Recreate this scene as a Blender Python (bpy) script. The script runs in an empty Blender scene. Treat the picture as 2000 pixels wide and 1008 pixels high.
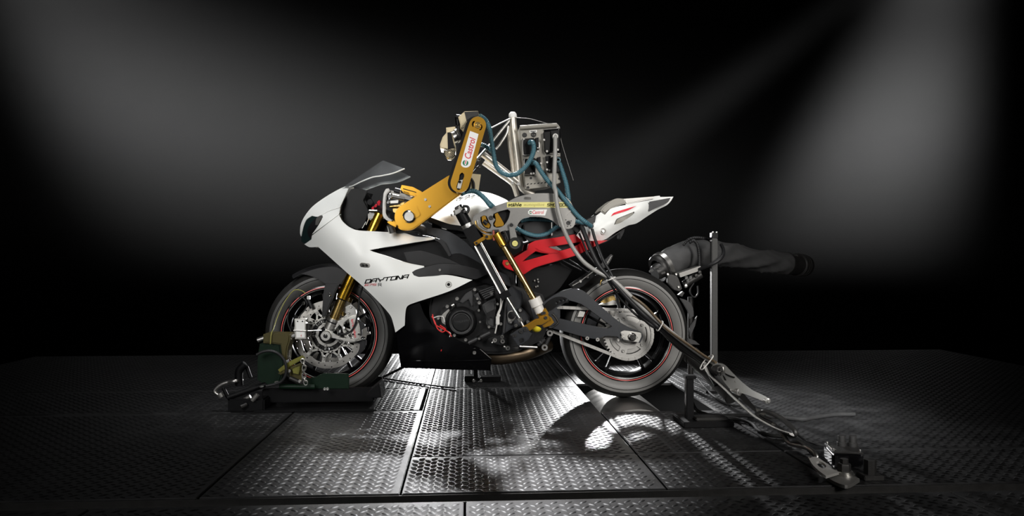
import bpy, bmesh, math, random
import numpy as np
from mathutils import Vector, Matrix, geometry

random.seed(7)
C = bpy.context.scene
COL = C.collection
PI = math.pi

# ------------------------------------------------------------------ camera
DIST, FPX, YAW = 3.5, 1450.0, math.radians(3.5)
CAM = Vector((-0.113, -DIST, 0.66))
cam = bpy.data.cameras.new('camera')
cam_o = bpy.data.objects.new('camera', cam)
COL.objects.link(cam_o)
cam_o.location = CAM
cam_o.rotation_euler = (PI / 2, 0, -YAW)
cam.sensor_width = 36.0
cam.lens = FPX * 36.0 / 2000.0
cam.clip_start = 0.05
C.camera = cam_o

# ------------------------------------------------------------------ world, exposure
w = bpy.data.worlds.new('world')
C.world = w
w.use_nodes = True
w.node_tree.nodes['Background'].inputs[0].default_value = (0.9, 0.95, 1.0, 1)
w.node_tree.nodes['Background'].inputs[1].default_value = 0.0015
C.view_settings.view_transform = 'Standard'
C.view_settings.look = 'None'
C.view_settings.gamma = 1.0
C.view_settings.use_curve_mapping = False
C.view_settings.exposure = 0.0


def aim(o, target):
    d = Vector(target) - o.location
    o.rotation_euler = d.to_track_quat('-Z', 'Y').to_euler()


def area(name, loc, target, sx, sy, watts, color=(1, 1, 1), spread=180):
    l = bpy.data.lights.new(name, 'AREA')
    l.shape = 'RECTANGLE'
    l.size, l.size_y = sx, sy
    l.energy, l.color = watts, color
    l.spread = math.radians(spread)
    o = bpy.data.objects.new(name, l)
    COL.objects.link(o)
    o.location = loc
    aim(o, target)
    return o


def spot(name, loc, target, watts, angle, blend=1.0, radius=0.05, color=(1, 1, 1)):
    l = bpy.data.lights.new(name, 'SPOT')
    l.energy, l.color = watts, color
    l.spot_size, l.spot_blend = math.radians(angle), blend
    l.shadow_soft_size = radius
    o = bpy.data.objects.new(name, l)
    COL.objects.link(o)
    o.location = loc
    aim(o, target)
    return o


# softboxes on the photographer's side, plus an added strap fill
area('softbox_front', (-1.4, -3.0, 1.75), (-0.55, 0, 0.76), 0.9, 1.5, 9.8, (1, 0.99, 0.97), 65)
area('softbox_rear', (1.55, -2.9, 1.55), (0.66, 0, 0.60), 0.6, 1.4, 13.5, (1, 0.97, 0.93), 70)
area('softbox_overhead', (0.0, 0.1, 2.6), (0.0, 0.0, 0.9), 2.2, 0.45, 3.6, (1, 1, 1), 32)
area('strap_fill', (0.55, -2.9, 1.25), (1.32, -0.74, 0.18), 0.3, 0.3, 4.5, (1, 1, 1), 15)  # added fill that brightens the ratchet plate, not a known lamp
# lamps behind the motorcycle, lighting the plates towards the camera
spot('floor_lamp_front', (-0.45, 2.2, 0.30), (-0.45, 0.3, 0.0), 80, 110, 0.8, 0.04)
spot('floor_lamp_rear', (0.86, 2.2, 0.80), (1.0, -1.0, 0.0), 340, 40, 0.8, 0.04)
spot('back_lamp', (-0.10, 1.05, 2.9), (-0.08, -0.98, 0.0), 800, 24, 1.0, 0.06)
# stage spots throwing beams through the haze behind
spot('beam_left', (-6.50, 5.5, 5.40), (-2.33, 5.5, 1.48), 2800, 50, 1.0, 0.35)
spot('beam_right', (6.67, 5.5, 6.84), (5.07, 5.5, 1.97), 9500, 27, 1.0, 0.3)
spot('beam_thin', (5.93, 5.5, 4.88), (2.01, 5.5, 1.94), 1900, 9.5, 1.0, 0.2)

# ------------------------------------------------------------------ geometry helpers
SY, CY = math.sin(YAW), math.cos(YAW)


def ray(px, py):
    r, u = (px - 1000.0) / FPX, (504.0 - py) / FPX
    return Vector((SY + r * CY, CY - r * SY, u))


def P(px, py, y):
    """the point of the vertical plane Y = y that the photograph shows at px, py"""
    d = ray(px, py)
    return CAM + d * ((y - CAM.y) / d.y)


def G(px, py, z=0.0):
    d = ray(px, py)
    return CAM + d * ((z - CAM.z) / d.z)


CROPS = {'1': (500, 300, 4.5825), '2': (500, 500, 3.6), '3': (720, 200, 3.876), '4': (880, 360, 4.2), '5': (920, 210, 5.304),
         '6': (760, 520, 4.2), '7': (1080, 500, 3.36), '8': (1100, 360, 5.04), '9': (1240, 430, 3.7325), 'a': (1320, 660, 3.15),
         'b': (380, 620, 4.581), 'c': (580, 420, 4.0316), 'd': (760, 360, 5.04), 'e': (560, 560, 5.6), 'f': (840, 540, 6.3),
         'g': (980, 560, 6.3), 'h': (1000, 230, 6.72), 'i': (1560, 840, 8.4)}


def K(k, *pts):
    """coordinates read off an enlargement of the photograph -> photograph pixels"""
    x, y, s = CROPS[k]
    return [(x + p[0] / s, y + p[1] / s) + tuple(p[2:]) for p in pts]


def K1(k, x, y):
    return K(k, (x, y))[0]


MATS = {}


def mat(name, col, rough=0.4, metal=0.0, coat=0.0, bump=0.0, bscale=200.0, vary=0.08, spec=0.5, aniso=0.0, rvary=0.08, trans=0.0, alpha=1.0):
    m = bpy.data.materials.new(name)
    m.use_nodes = True
    nt = m.node_tree
    b = nt.nodes['Principled BSDF']
    b.inputs['Metallic'].default_value = metal
    b.inputs['Coat Weight'].default_value = coat
    b.inputs['Coat Roughness'].default_value = 0.06
    b.inputs['Specular IOR Level'].default_value = spec
    b.inputs['Anisotropic'].default_value = aniso
    b.inputs['Transmission Weight'].default_value = trans
    b.inputs['Alpha'].default_value = alpha
    tc = nt.nodes.new('ShaderNodeTexCoord')
    nz = nt.nodes.new('ShaderNodeTexNoise')
    nz.inputs['Scale'].default_value = bscale * 0.08
    nz.inputs['Detail'].default_value = 5
    nt.links.new(tc.outputs['Object'], nz.inputs['Vector'])
    mx = nt.nodes.new('ShaderNodeMix')
    mx.data_type = 'RGBA'
    mx.inputs[6].default_value = (col[0] * (1 - vary), col[1] * (1 - vary), col[2] * (1 - vary), 1)
    mx.inputs[7].default_value = (min(1, col[0] * (1 + vary)), min(1, col[1] * (1 + vary)), min(1, col[2] * (1 + vary)), 1)
    nt.links.new(nz.outputs['Fac'], mx.inputs[0])
    nt.links.new(mx.outputs[2], b.inputs['Base Color'])
    mr = nt.nodes.new('ShaderNodeMapRange')
    mr.inputs[3].default_value = max(0.02, rough - rvary)
    mr.inputs[4].default_value = min(1, rough + rvary)
    nt.links.new(nz.outputs['Fac'], mr.inputs[0])
    nt.links.new(mr.outputs[0], b.inputs['Roughness'])
    if bump > 0:
        n2 = nt.nodes.new('ShaderNodeTexNoise')
        n2.inputs['Scale'].default_value = bscale
        nt.links.new(tc.outputs['Object'], n2.inputs['Vector'])
        bp = nt.nodes.new('ShaderNodeBump')
        bp.inputs['Strength'].default_value = bump
        bp.inputs['Distance'].default_value = 0.002
        nt.links.new(n2.outputs['Fac'], bp.inputs['Height'])
        nt.links.new(bp.outputs['Normal'], b.inputs['Normal'])
    MATS[name] = m
    return m


WHITE = mat('white_paint', (0.74, 0.75, 0.73), 0.42, 0, 0.0, vary=0.02, rvary=0.03)
WHITE2 = mat('white_plastic', (0.72, 0.70, 0.66), 0.45, vary=0.04)
RED = mat('red_paint', (0.50, 0.002, 0.008), 0.36, 0, 0.0, vary=0.03, spec=0.3)
BLACK = mat('black_plastic', (0.0035, 0.0035, 0.004), 0.40, bump=0.15, bscale=900, spec=0.15)
GLOSSBLACK = mat('gloss_black', (0.0022, 0.0022, 0.0026), 0.14, spec=0.35)
DARK = mat('charcoal_plastic', (0.009, 0.009, 0.010), 0.38, bump=0.2, bscale=1200, spec=0.3)
DARKGREY = mat('dark_grey_paint', (0.020, 0.022, 0.026), 0.36, 0.1, bump=0.1, bscale=1500)
ENGINE = mat('engine_black', (0.006, 0.006, 0.0065), 0.34, 0.0, spec=0.3, bump=0.25, bscale=900)
ENGINEGREY = mat('engine_grey', (0.035, 0.035, 0.036), 0.42, 0.3, bump=0.2, bscale=900)
RUBBER = mat('tyre_rubber', (0.016, 0.0155, 0.015), 0.55, bump=0.25, bscale=600, spec=0.35)
RUBBERL = mat('tyre_sidewall', (0.05, 0.049, 0.047), 0.50, bump=0.1, bscale=400)
GOLD = mat('gold_anodised', (0.66, 0.35, 0.045), 0.30, 1.0, vary=0.03, rvary=0.02, bscale=60)
GOLDF = mat('gold_fork', (0.85, 0.50, 0.05), 0.22, 1.0, vary=0.03)
BRASS = mat('brass_tube', (0.72, 0.50, 0.18), 0.25, 1.0, vary=0.05)
STEEL = mat('steel', (0.50, 0.49, 0.47), 0.32, 1.0, vary=0.08)
CHROME = mat('chrome', (0.80, 0.80, 0.79), 0.12, 1.0, vary=0.02)
ALU = mat('brushed_aluminium', (0.56, 0.55, 0.52), 0.36, 1.0, vary=0.06, bump=0.06, bscale=1500)
ALUD = mat('dull_aluminium', (0.21, 0.205, 0.195), 0.42, 0.7, vary=0.07, bump=0.06, bscale=1500)
DISC = mat('disc_steel', (0.46, 0.445, 0.42), 0.34, 1.0, vary=0.08)
NICKEL = mat('nickel_tube', (0.58, 0.54, 0.48), 0.42, 0.8, vary=0.06)
CREAM = mat('cream_enamel', (0.66, 0.56, 0.36), 0.42, vary=0.05)
CREAMG = mat('grey_cream_enamel', (0.27, 0.255, 0.22), 0.45, vary=0.08)
ZINC = mat('zinc_plate', (0.42, 0.41, 0.39), 0.45, 0.45, vary=0.06, bump=0.06, bscale=800)
BLUE = mat('blue_hose', (0.048, 0.135, 0.17), 0.40, vary=0.06)
WIRE = mat('white_cable', (0.62, 0.61, 0.58), 0.42, vary=0.05)
CABLE = mat('black_cable', (0.014, 0.014, 0.015), 0.45, vary=0.1, spec=0.3)
GALV = mat('galvanised_plate', (0.62, 0.61, 0.58), 0.5, 0.25, vary=0.05, bump=0.06, bscale=800)
CABLEG = mat('grey_cable', (0.30, 0.295, 0.28), 0.36, vary=0.06)
OLIVE = mat('olive_paint', (0.06, 0.050, 0.014), 0.5, spec=0.25, vary=0.12, bump=0.1, bscale=300)  # olive darkened in the colour for the weak light on the clamp
YELLOW = mat('yellow_paint', (0.14, 0.135, 0.013), 0.45, vary=0.12)
GREEN = mat('shaded_green_paint', (0.004, 0.014, 0.007), 0.45, spec=0.15, vary=0.15)  # green darkened in the colour to stand for light falloff low down
FABRIC = mat('black_canvas', (0.060, 0.060, 0.061), 0.75, vary=0.18, bump=0.3, bscale=250)
WALL = mat('wall_paint', (0.004, 0.004, 0.004), 0.95, spec=0.05)
POST = mat('weathered_steel', (0.055, 0.055, 0.053), 0.6, 0.2, vary=0.3, bump=0.3, bscale=150)
SIDEWALL_R = mat('lit_sidewall', (0.16, 0.157, 0.15), 0.5, vary=0.06)  # light on the rear sidewall put into a paler rubber colour
PLATE = mat('tread_plate', (0.085, 0.085, 0.087), 0.45, 1.0, vary=0.35, rvary=0.14, bump=0.15, bscale=120)
CASTIRON = mat('oiled_steel', (0.035, 0.034, 0.033), 0.45, 0.6, vary=0.25, bump=0.2, bscale=400)
STICKER_Y = mat('yellow_sticker', (0.72, 0.66, 0.22), 0.45, vary=0.03)
STICKER_W = mat('white_sticker', (0.80, 0.80, 0.78), 0.4, vary=0.02)
INK = mat('black_print', (0.006, 0.006, 0.006), 0.8, spec=0.03)
MATTE = mat('dusty_cable', (0.010, 0.010, 0.010), 0.75, spec=0.1)
INKR = mat('red_print', (0.60, 0.012, 0.03), 0.45)
INKG = mat('green_print', (0.0, 0.16, 0.06), 0.45)
INKP = mat('pale_yellow_print', (0.42, 0.37, 0.10), 0.45)
PINK = mat('red_rim_tape', (0.62, 0.10, 0.09), 0.4, vary=0.05)
REDLED = mat('red_wire', (0.70, 0.02, 0.02), 0.4)
LENS = mat('headlamp_glass', (0.01, 0.02, 0.02), 0.05, 0, 0.8)


def glass_mat():
    m = bpy.data.materials.new('clear_acrylic')
    m.use_nodes = True
    nt = m.node_tree
    nt.nodes.remove(nt.nodes['Principled BSDF'])
    tr = nt.nodes.new('ShaderNodeBsdfTransparent')
    tr.inputs[0].default_value = (0.90, 0.92, 0.93, 1)
    gl = nt.nodes.new('ShaderNodeBsdfGlossy')
    gl.inputs['Roughness'].default_value = 0.12
    nz = nt.nodes.new('ShaderNodeTexNoise')
    nz.inputs['Scale'].default_value = 30
    mr = nt.nodes.new('ShaderNodeMapRange')
    mr.inputs[3].default_value, mr.inputs[4].default_value = 0.08, 0.16
    nt.links.new(nz.outputs['Fac'], mr.inputs[0])
    nt.links.new(mr.outputs[0], gl.inputs['Roughness'])
    fr = nt.nodes.new('ShaderNodeFresnel')
    fr.inputs[0].default_value = 1.5
    mx = nt.nodes.new('ShaderNodeMixShader')
    nt.links.new(fr.outputs[0], mx.inputs[0])
    nt.links.new(tr.outputs[0], mx.inputs[1])
    nt.links.new(gl.outputs[0], mx.inputs[2])
    df = nt.nodes.new('ShaderNodeBsdfDiffuse')
    df.inputs[0].default_value = (0.8, 0.82, 0.84, 1)
    m2 = nt.nodes.new('ShaderNodeMixShader')
    m2.inputs[0].default_value = 0.05  # milky diffuse share stands in for a reflection on the screen
    nt.links.new(mx.outputs[0], m2.inputs[1])
    nt.links.new(df.outputs[0], m2.inputs[2])
    nt.links.new(m2.outputs[0], nt.nodes['Material Output'].inputs['Surface'])
    return m


ACRYLIC = glass_mat()
WLOC = {}


def link(o, parent=None, wloc=(0, 0, 0)):
    COL.objects.link(o)
    wloc = Vector(wloc)
    WLOC[o.name] = wloc
    if parent is not None:
        o.parent = parent
        o.location = wloc - WLOC[parent.name]
    else:
        o.location = wloc
    return o


def thing(name, label, cat, loc, group=None):
    o = bpy.data.objects.new(name, None)
    o.empty_display_size = 0.1
    o['label'], o['category'] = label, cat
    if group:
        o['group'] = group
    return link(o, None, loc)


def tag(o, label, cat, group=None):
    o['label'], o['category'] = label, cat
    if group:
        o['group'] = group
    return o


def mesh_obj(name, me, m, parent=None, smooth=40, origin=None, label=None, kind=None):
    n = len(me.vertices)
    co = np.empty(n * 3, 'f')
    me.vertices.foreach_get('co', co)
    co = co.reshape(-1, 3)
    if origin is None:
        origin = Vector([float(v) for v in (co.min(0) + co.max(0)) / 2])
    co -= np.array(origin, 'f')
    me.vertices.foreach_set('co', co.ravel())
    if m is not None and not me.materials:
        me.materials.append(m)
    if smooth:
        me.polygons.foreach_set('use_smooth', [True] * len(me.polygons))
        me.set_sharp_from_angle(angle=math.radians(smooth))
    me.update()
    o = bpy.data.objects.new(name, me)
    link(o, parent, origin)
    if label:
        o['label'] = label
    if kind:
        o['kind'] = kind
    return o


def obj(name, bm, m, parent=None, smooth=40, **kw):
    me = bpy.data.meshes.new(name)
    bmesh.ops.recalc_face_normals(bm, faces=bm.faces)
    bm.to_mesh(me)
    bm.free()
    return mesh_obj(name, me, m, parent, smooth, **kw)


def dup(o, parent, wloc, rot=None):
    """a further instance of a part, sharing its mesh"""
    c = o.copy()
    link(c, parent, wloc)
    if rot:
        c.rotation_euler = rot
    return c


def smooth_poly(pts, n=6, closed=True, corner=42):
    """Catmull-Rom through the points, keeping the corners that turn sharply"""
    p = [Vector(q[:2]) for q in pts]
    N = len(p)
    sharp = []
    for i in range(N):
        if not closed and i in (0, N - 1):
            sharp.append(True)
            continue
        a, b = p[i] - p[i - 1], p[(i + 1) % N] - p[i]
        ang = math.degrees(a.angle(b)) if a.length > 1e-9 and b.length > 1e-9 else 0
        sharp.append(ang > corner)
    out = []
    for i in range(N if closed else N - 1):
        p1, p2 = p[i], p[(i + 1) % N]
        p0 = p[i - 1] if not sharp[i] else p1 * 2 - p2
        p3 = p[(i + 2) % N] if not sharp[(i + 1) % N] else p2 * 2 - p1
        if sharp[i] and sharp[(i + 1) % N]:
            out.append(p1.copy())
            continue
        L = (p2 - p1).length
        t1, t2 = (p2 - p0), (p3 - p1)
        t1 = t1 * (L / max(1e-9, t1.length)) * 0.9
        t2 = t2 * (L / max(1e-9, t2.length)) * 0.9
        for k in range(n):
            t = k / n
            h1 = 2 * t ** 3 - 3 * t ** 2 + 1
            h2 = -2 * t ** 3 + 3 * t ** 2
            h3 = t ** 3 - 2 * t ** 2 + t
            h4 = t ** 3 - t ** 2
            out.append(p1 * h1 + p2 * h2 + t1 * h3 + t2 * h4)
    if not closed:
        out.append(p[-1].copy())
    return out


def inside(poly, xs, ys):
    r = np.zeros(len(xs), bool)
    n = len(poly)
    for i in range(n):
        x1, y1 = poly[i][0], poly[i][1]
        x2, y2 = poly[(i + 1) % n][0], poly[(i + 1) % n][1]
        if y1 == y2:
            continue
        c = ((y1 > ys) != (y2 > ys)) & (xs < (x2 - x1) * (ys - y1) / (y2 - y1) + x1)
        r ^= c
    return r


def edge_dist(poly, xs, ys):
    d = np.full(len(xs), 1e9)
    n = len(poly)
    for i in range(n):
        ax, ay = poly[i][0], poly[i][1]
        bx, by = poly[(i + 1) % n][0], poly[(i + 1) % n][1]
        vx, vy = bx - ax, by - ay
        L2 = vx * vx + vy * vy + 1e-12
        t = np.clip(((xs - ax) * vx + (ys - ay) * vy) / L2, 0, 1)
        d = np.minimum(d, np.hypot(xs - ax - t * vx, ys - ay - t * vy))
    return d


def cdt(outline, holes=(), step=None):
    loops = [outline] + list(holes)
    verts, edges = [], []
    for lp in loops:
        b = len(verts)
        verts += [Vector((q[0], q[1])) for q in lp]
        edges += [(b + i, b + (i + 1) % len(lp)) for i in range(len(lp))]
    if step:
        xs0 = [q[0] for q in outline]
        ys0 = [q[1] for q in outline]
        gx, gy = np.meshgrid(np.arange(min(xs0), max(xs0), step), np.arange(min(ys0), max(ys0), step * 0.87))
        gx[1::2] += step / 2
        gx, gy = gx.ravel(), gy.ravel()
        ok = inside(outline, gx, gy) & (edge_dist(outline, gx, gy) > step * 0.45)
        for h in holes:
            ok &= ~inside(h, gx, gy) & (edge_dist(h, gx, gy) > step * 0.45)
        verts += [Vector((float(a), float(b))) for a, b in zip(gx[ok], gy[ok])]
    v, e, f, *_ = geometry.delaunay_2d_cdt(verts, edges, [], 0, 1e-5)
    cx = np.array([sum(v[i].x for i in t) / len(t) for t in f])
    cy = np.array([sum(v[i].y for i in t) / len(t) for t in f])
    ok = inside(outline, cx, cy)
    for h in holes:
        ok &= ~inside(h, cx, cy)
    return v, [t for t, k in zip(f, ok) if k]


class TPS:
    """a smooth depth surface through (px, py, y) control points"""

    def __init__(self, ctrl, reg=1.0):
        c = np.array(ctrl, float)
        self.p = c[:, :2] / 100.0
        n = len(c)
        Kx = self.U(self.p, self.p) + np.eye(n) * 1e-3 * reg
        Q = np.hstack([np.ones((n, 1)), self.p])
        A = np.zeros((n + 3, n + 3))
        A[:n, :n], A[:n, n:], A[n:, :n] = Kx, Q, Q.T
        b = np.zeros(n + 3)
        b[:n] = c[:, 2]
        self.w = np.linalg.solve(A, b)

    @staticmethod
    def U(a, b):
        r2 = ((a[:, None, :] - b[None, :, :]) ** 2).sum(-1)
        return np.where(r2 > 1e-12, r2 * np.log(np.maximum(r2, 1e-12)), 0)

    def __call__(self, xs, ys):
        q = np.stack([np.asarray(xs, float), np.asarray(ys, float)], -1) / 100.0
        return self.U(q, self.p) @ self.w[:-3] + self.w[-3] + q @ self.w[-2:]


def shell(name, outline, ctrl, m, parent, thick=0.004, holes=(), step=9, n=5, mirror=False, smooth=45, label=None, corner=42, ymax=None):
    f = ctrl if callable(ctrl) else TPS(ctrl)
    out = smooth_poly(outline, n, corner=corner)
    hs = [smooth_poly(h, n) for h in holes]
    v, tris = cdt(out, hs, step)
    ys = f([q.x for q in v], [q.y for q in v])
    if ymax is not None:
        ys = np.minimum(ys, ymax)
    pts = [P(q.x, q.y, float(y)) for q, y in zip(v, ys)]
    res = []
    for s in ((1, -1) if mirror else (1,)):
        bm = bmesh.new()
        bv = [bm.verts.new((p.x, p.y * s, p.z)) for p in pts]
        for t in tris:
            try:
                bm.faces.new([bv[i] for i in t])
            except ValueError:
                pass
        bmesh.ops.delete(bm, geom=[q for q in bm.verts if not q.link_faces], context='VERTS')
        for fc in bm.faces:
            fc.normal_update()
        if sum(fc.normal.y * fc.calc_area() for fc in bm.faces) * s > 0:
            bmesh.ops.reverse_faces(bm, faces=bm.faces)
        if thick:
            bmesh.ops.solidify(bm, geom=bm.faces[:], thickness=thick)
        res.append(obj(name, bm, m, parent, smooth, label=label))
    return res[0] if not mirror else res


def prism(name, outline, y0, y1, m, parent, holes=(), bevel=0.0015, n=5, smooth=35, corner=42, label=None, raw=False, mirror=False, round_holes=True):
    """a flat plate: outline read at depth y0, extruded along Y to y1"""
    out = [Vector(q[:2]) for q in outline] if raw else smooth_poly(outline, n, corner=corner)
    hs = [smooth_poly(h, n, corner=corner) for h in holes]
    loops = [out] + hs
    res = []
    for s in ((1, -1) if mirror else (1,)):
        bm = bmesh.new()
        front = []
        for lp in loops:
            front.append([P(q[0], q[1], y0) for q in lp])
        if not hs:
            a = [bm.verts.new((p.x, y0 * s, p.z)) for p in front[0]]
            b = [bm.verts.new((p.x, y1 * s, p.z)) for p in front[0]]
            bm.faces.new(a)
            bm.faces.new(list(reversed(b)))
            k = len(a)
            for i in range(k):
                bm.faces.new((a[i], b[i], b[(i + 1) % k], a[(i + 1) % k]))
        else:
            fl = [Vector((p.x, p.z)) for p in front[0]]
            fh = [[Vector((p.x, p.z)) for p in h] for h in front[1:]]
            v, tris = cdt(fl, fh)
            a = [bm.verts.new((q.x, y0 * s, q.y)) for q in v]
            b = [bm.verts.new((q.x, y1 * s, q.y)) for q in v]
            for t in tris:
                bm.faces.new([a[i] for i in t])
                bm.faces.new([b[i] for i in reversed(t)])
            ia = {x: i for i, x in enumerate(a)}
            for e in [e for e in bm.edges if len(e.link_faces) == 1 and e.verts[0] in ia]:
                i, j = ia[e.verts[0]], ia[e.verts[1]]
                bm.faces.new((a[i], b[i], b[j], a[j]))
            bmesh.ops.delete(bm, geom=[q for q in bm.verts if not q.link_faces], context='VERTS')
        bmesh.ops.recalc_face_normals(bm, faces=bm.faces)
        if bevel:
            es = [e for e in bm.edges if len(e.link_faces) == 2 and e.calc_face_angle(0) > 0.9 and abs(e.verts[0].co.y - e.verts[1].co.y) < 1e-6]
            bmesh.ops.bevel(bm, geom=es, offset=bevel, segments=2, affect='EDGES', clamp_overlap=True)
        res.append(obj(name, bm, m, parent, smooth, label=label))
    return res[0] if not mirror else res


def circle_px(cx, cy, rx, ry=None, n=24, a0=0, a1=360):
    ry = ry or rx
    k = n if a1 - a0 >= 360 else n + 1
    return [(cx + rx * math.cos(math.radians(a0 + (a1 - a0) * i / n)), cy + ry * math.sin(math.radians(a0 + (a1 - a0) * i / n))) for i in range(k)]


def slot_px(x1, y1, r1, x2, y2, r2, n=12):
    """outline of a link with two round ends"""
    a = math.atan2(y2 - y1, x2 - x1)
    d = math.hypot(x2 - x1, y2 - y1)
    b = math.acos(max(-1, min(1, (r1 - r2) / d)))
    out = [(x1 + r1 * math.cos(a + b + (2 * PI - 2 * b) * i / n), y1 + r1 * math.sin(a + b + (2 * PI - 2 * b) * i / n)) for i in range(n + 1)]
    out += [(x2 + r2 * math.cos(a - b + 2 * b * i / n), y2 + r2 * math.sin(a - b + 2 * b * i / n)) for i in range(n + 1)]
    return out


def lathe_bm(bm, profile, center, axis=Vector((0, 1, 0)), seg=40, ang0=0.0, ang1=2 * PI, closed_profile=False):
    axis = Vector(axis).normalized()
    u = axis.orthogonal().normalized() if abs(axis.y) < 0.999 else Vector((1, 0, 0))
    w_ = axis.cross(u)
    full = abs(ang1 - ang0 - 2 * PI) < 1e-6
    rings = []
    ns = seg if full else seg + 1
    for r, t in profile:
        if r < 1e-7:
            rings.append([bm.verts.new(Vector(center) + axis * t)])
        else:
            rings.append([bm.verts.new(Vector(center) + axis * t + (u * math.cos(a) + w_ * math.sin(a)) * r) for a in
                          [ang0 + (ang1 - ang0) * i / seg for i in range(ns)]])
    pairs = list(zip(rings, rings[1:]))
    if closed_profile:
        pairs.append((rings[-1], rings[0]))
    for a, b in pairs:
        for i in range(seg):
            j = (i + 1) % ns
            if len(a) == 1 and len(b) == 1:
                continue
            if len(a) == 1:
                bm.faces.new((a[0], b[i], b[j]))
            elif len(b) == 1:
                bm.faces.new((a[i], b[0], a[j]))
            else:
                bm.faces.new((a[i], b[i], b[j], a[j]))
    return bm


def lathe(name, profile, center, m, parent, axis=(0, 1, 0), seg=40, smooth=35, label=None, **kw):
    bm = bmesh.new()
    lathe_bm(bm, profile, center, axis, seg, **kw)
    return obj(name, bm, m, parent, smooth, label=label)


def ring(name, r0, r1, y0, y1, center, m, parent, seg=64, bev=0.001, label=None, smooth=35):
    """flat ring about the Y axis, offsets y0..y1 from the centre"""
    prof = [(r0, y0 + bev), (r0 + bev, y0), (r1 - bev, y0), (r1, y0 + bev), (r1, y1 - bev), (r1 - bev, y1), (r0 + bev, y1), (r0, y1 - bev)]
    return lathe(name, prof, center, m, parent, seg=seg, closed_profile=True, label=label, smooth=smooth)


def rod_bm(bm, p0, p1, r0, r1=None, seg=16, cap=0.0008):
    p0, p1 = Vector(p0), Vector(p1)
    r1 = r0 if r1 is None else r1
    L = (p1 - p0).length
    c = min(cap, r0 * 0.4, r1 * 0.4)
    lathe_bm(bm, [(0, 0), (r0 - c, 0), (r0, c), (r1, L - c), (r1 - c, L), (0, L)], p0, (p1 - p0), seg)


def rod(name, p0, p1, r0, m, parent, r1=None, seg=18, label=None):
    bm = bmesh.new()
    rod_bm(bm, p0, p1, r0, r1, seg)
    return obj(name, bm, m, parent, 35, label=label)


def curve_pts(pts, n=8):
    """Catmull-Rom through 3-D points"""
    p = [Vector(q) for q in pts]
    if len(p) == 2:
        return [p[0].lerp(p[1], i / n) for i in range(n + 1)]
    out = []
    for i in range(len(p) - 1):
        p0 = p[i - 1] if i else p[0] * 2 - p[1]
        p1, p2 = p[i], p[i + 1]
        p3 = p[i + 2] if i + 2 < len(p) else p[-1] * 2 - p[-2]
        for k in range(n):
            t = k / n
            out.append(0.5 * ((2 * p1) + (p2 - p0) * t + (2 * p0 - 5 * p1 + 4 * p2 - p3) * t * t + (3 * p1 - p0 - 3 * p2 + p3) * t ** 3))
    out.append(p[-1].copy())
    return out


def sweep_bm(bm, pts, radii, seg=10, flat=1.0):
    pts = [Vector(p) for p in pts]
    n = len(pts)
    t0 = (pts[1] - pts[0]).normalized()
    u = t0.orthogonal().normalized()
    rings = []
    for i in range(n):
        t = (pts[min(i + 1, n - 1)] - pts[max(i - 1, 0)]).normalized()
        u = (u - t * u.dot(t)).normalized()
        v = t.cross(u)
        r = radii[i] if hasattr(radii, '__len__') else radii
        rings.append([bm.verts.new(pts[i] + (u * math.cos(2 * PI * k / seg) + v * math.sin(2 * PI * k / seg) * flat) * r) for k in range(seg)])
    for a, b in zip(rings, rings[1:]):
        for k in range(seg):
            bm.faces.new((a[k], b[k], b[(k + 1) % seg], a[(k + 1) % seg]))
    bm.faces.new(list(reversed(rings[0])))
    bm.faces.new(rings[-1])


def tube(name, pts, r, m, parent, n=8, seg=10, label=None, smooth=50):
    bm = bmesh.new()
    sweep_bm(bm, curve_pts(pts, n), r, seg)
    return obj(name, bm, m, parent, smooth, label=label)


def hose(name, pts, r, m, parent, pitch=0.0072, depth=0.12, seg=12, label=None):
    """corrugated conduit: ridges are real"""
    c = curve_pts(pts, 14)
    d = [0.0]
    for a, b in zip(c, c[1:]):
        d.append(d[-1] + (b - a).length)
    L = d[-1]
    k = max(4, int(L / pitch))
    ps, rs = [], []
    j = 0
    for i in range(k):
        for off, rr in ((0.0, 1 - depth), (0.30, 1 - depth), (0.45, 1.0), (0.85, 1.0)):
            s = (i + off) / k * L
            while j < len(d) - 2 and d[j + 1] < s:
                j += 1
            t = (s - d[j]) / max(1e-9, d[j + 1] - d[j])
            ps.append(c[j].lerp(c[j + 1], t))
            rs.append(r * rr)
    bm = bmesh.new()
    sweep_bm(bm, ps, rs, seg)
    return obj(name, bm, m, parent, 60, label=label)


def box_bm(bm, c, size, rot=None, bevel=0.002):
    b2 = bmesh.new()
    bmesh.ops.create_cube(b2, size=1.0)
    bmesh.ops.scale(b2, vec=Vector(size), verts=b2.verts)
    if bevel:
        bmesh.ops.bevel(b2, geom=b2.edges[:], offset=min(bevel, min(size) * 0.3), segments=2, affect='EDGES', clamp_overlap=True)
    M = Matrix.Translation(Vector(c)) @ (rot.to_4x4() if rot is not None else Matrix.Identity(4))
    me = bpy.data.meshes.new('tmp')
    b2.transform(M)
    b2.to_mesh(me)
    b2.free()
    bm.from_mesh(me)
    bpy.data.meshes.remove(me)


def box(name, c, size, m, parent, rot=None, bevel=0.002, label=None):
    bm = bmesh.new()
    box_bm(bm, c, size, rot, bevel)
    return obj(name, bm, m, parent, 35, label=label)


def beam_rot(d, up=(0, 0, 1)):
    """rotation whose X runs along d and whose Z leans to up"""
    x = Vector(d).normalized()
    y = Vector(up).cross(x).normalized()
    z = x.cross(y)
    return Matrix((x, y, z)).transposed()


BOLT_ME = {}


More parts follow.
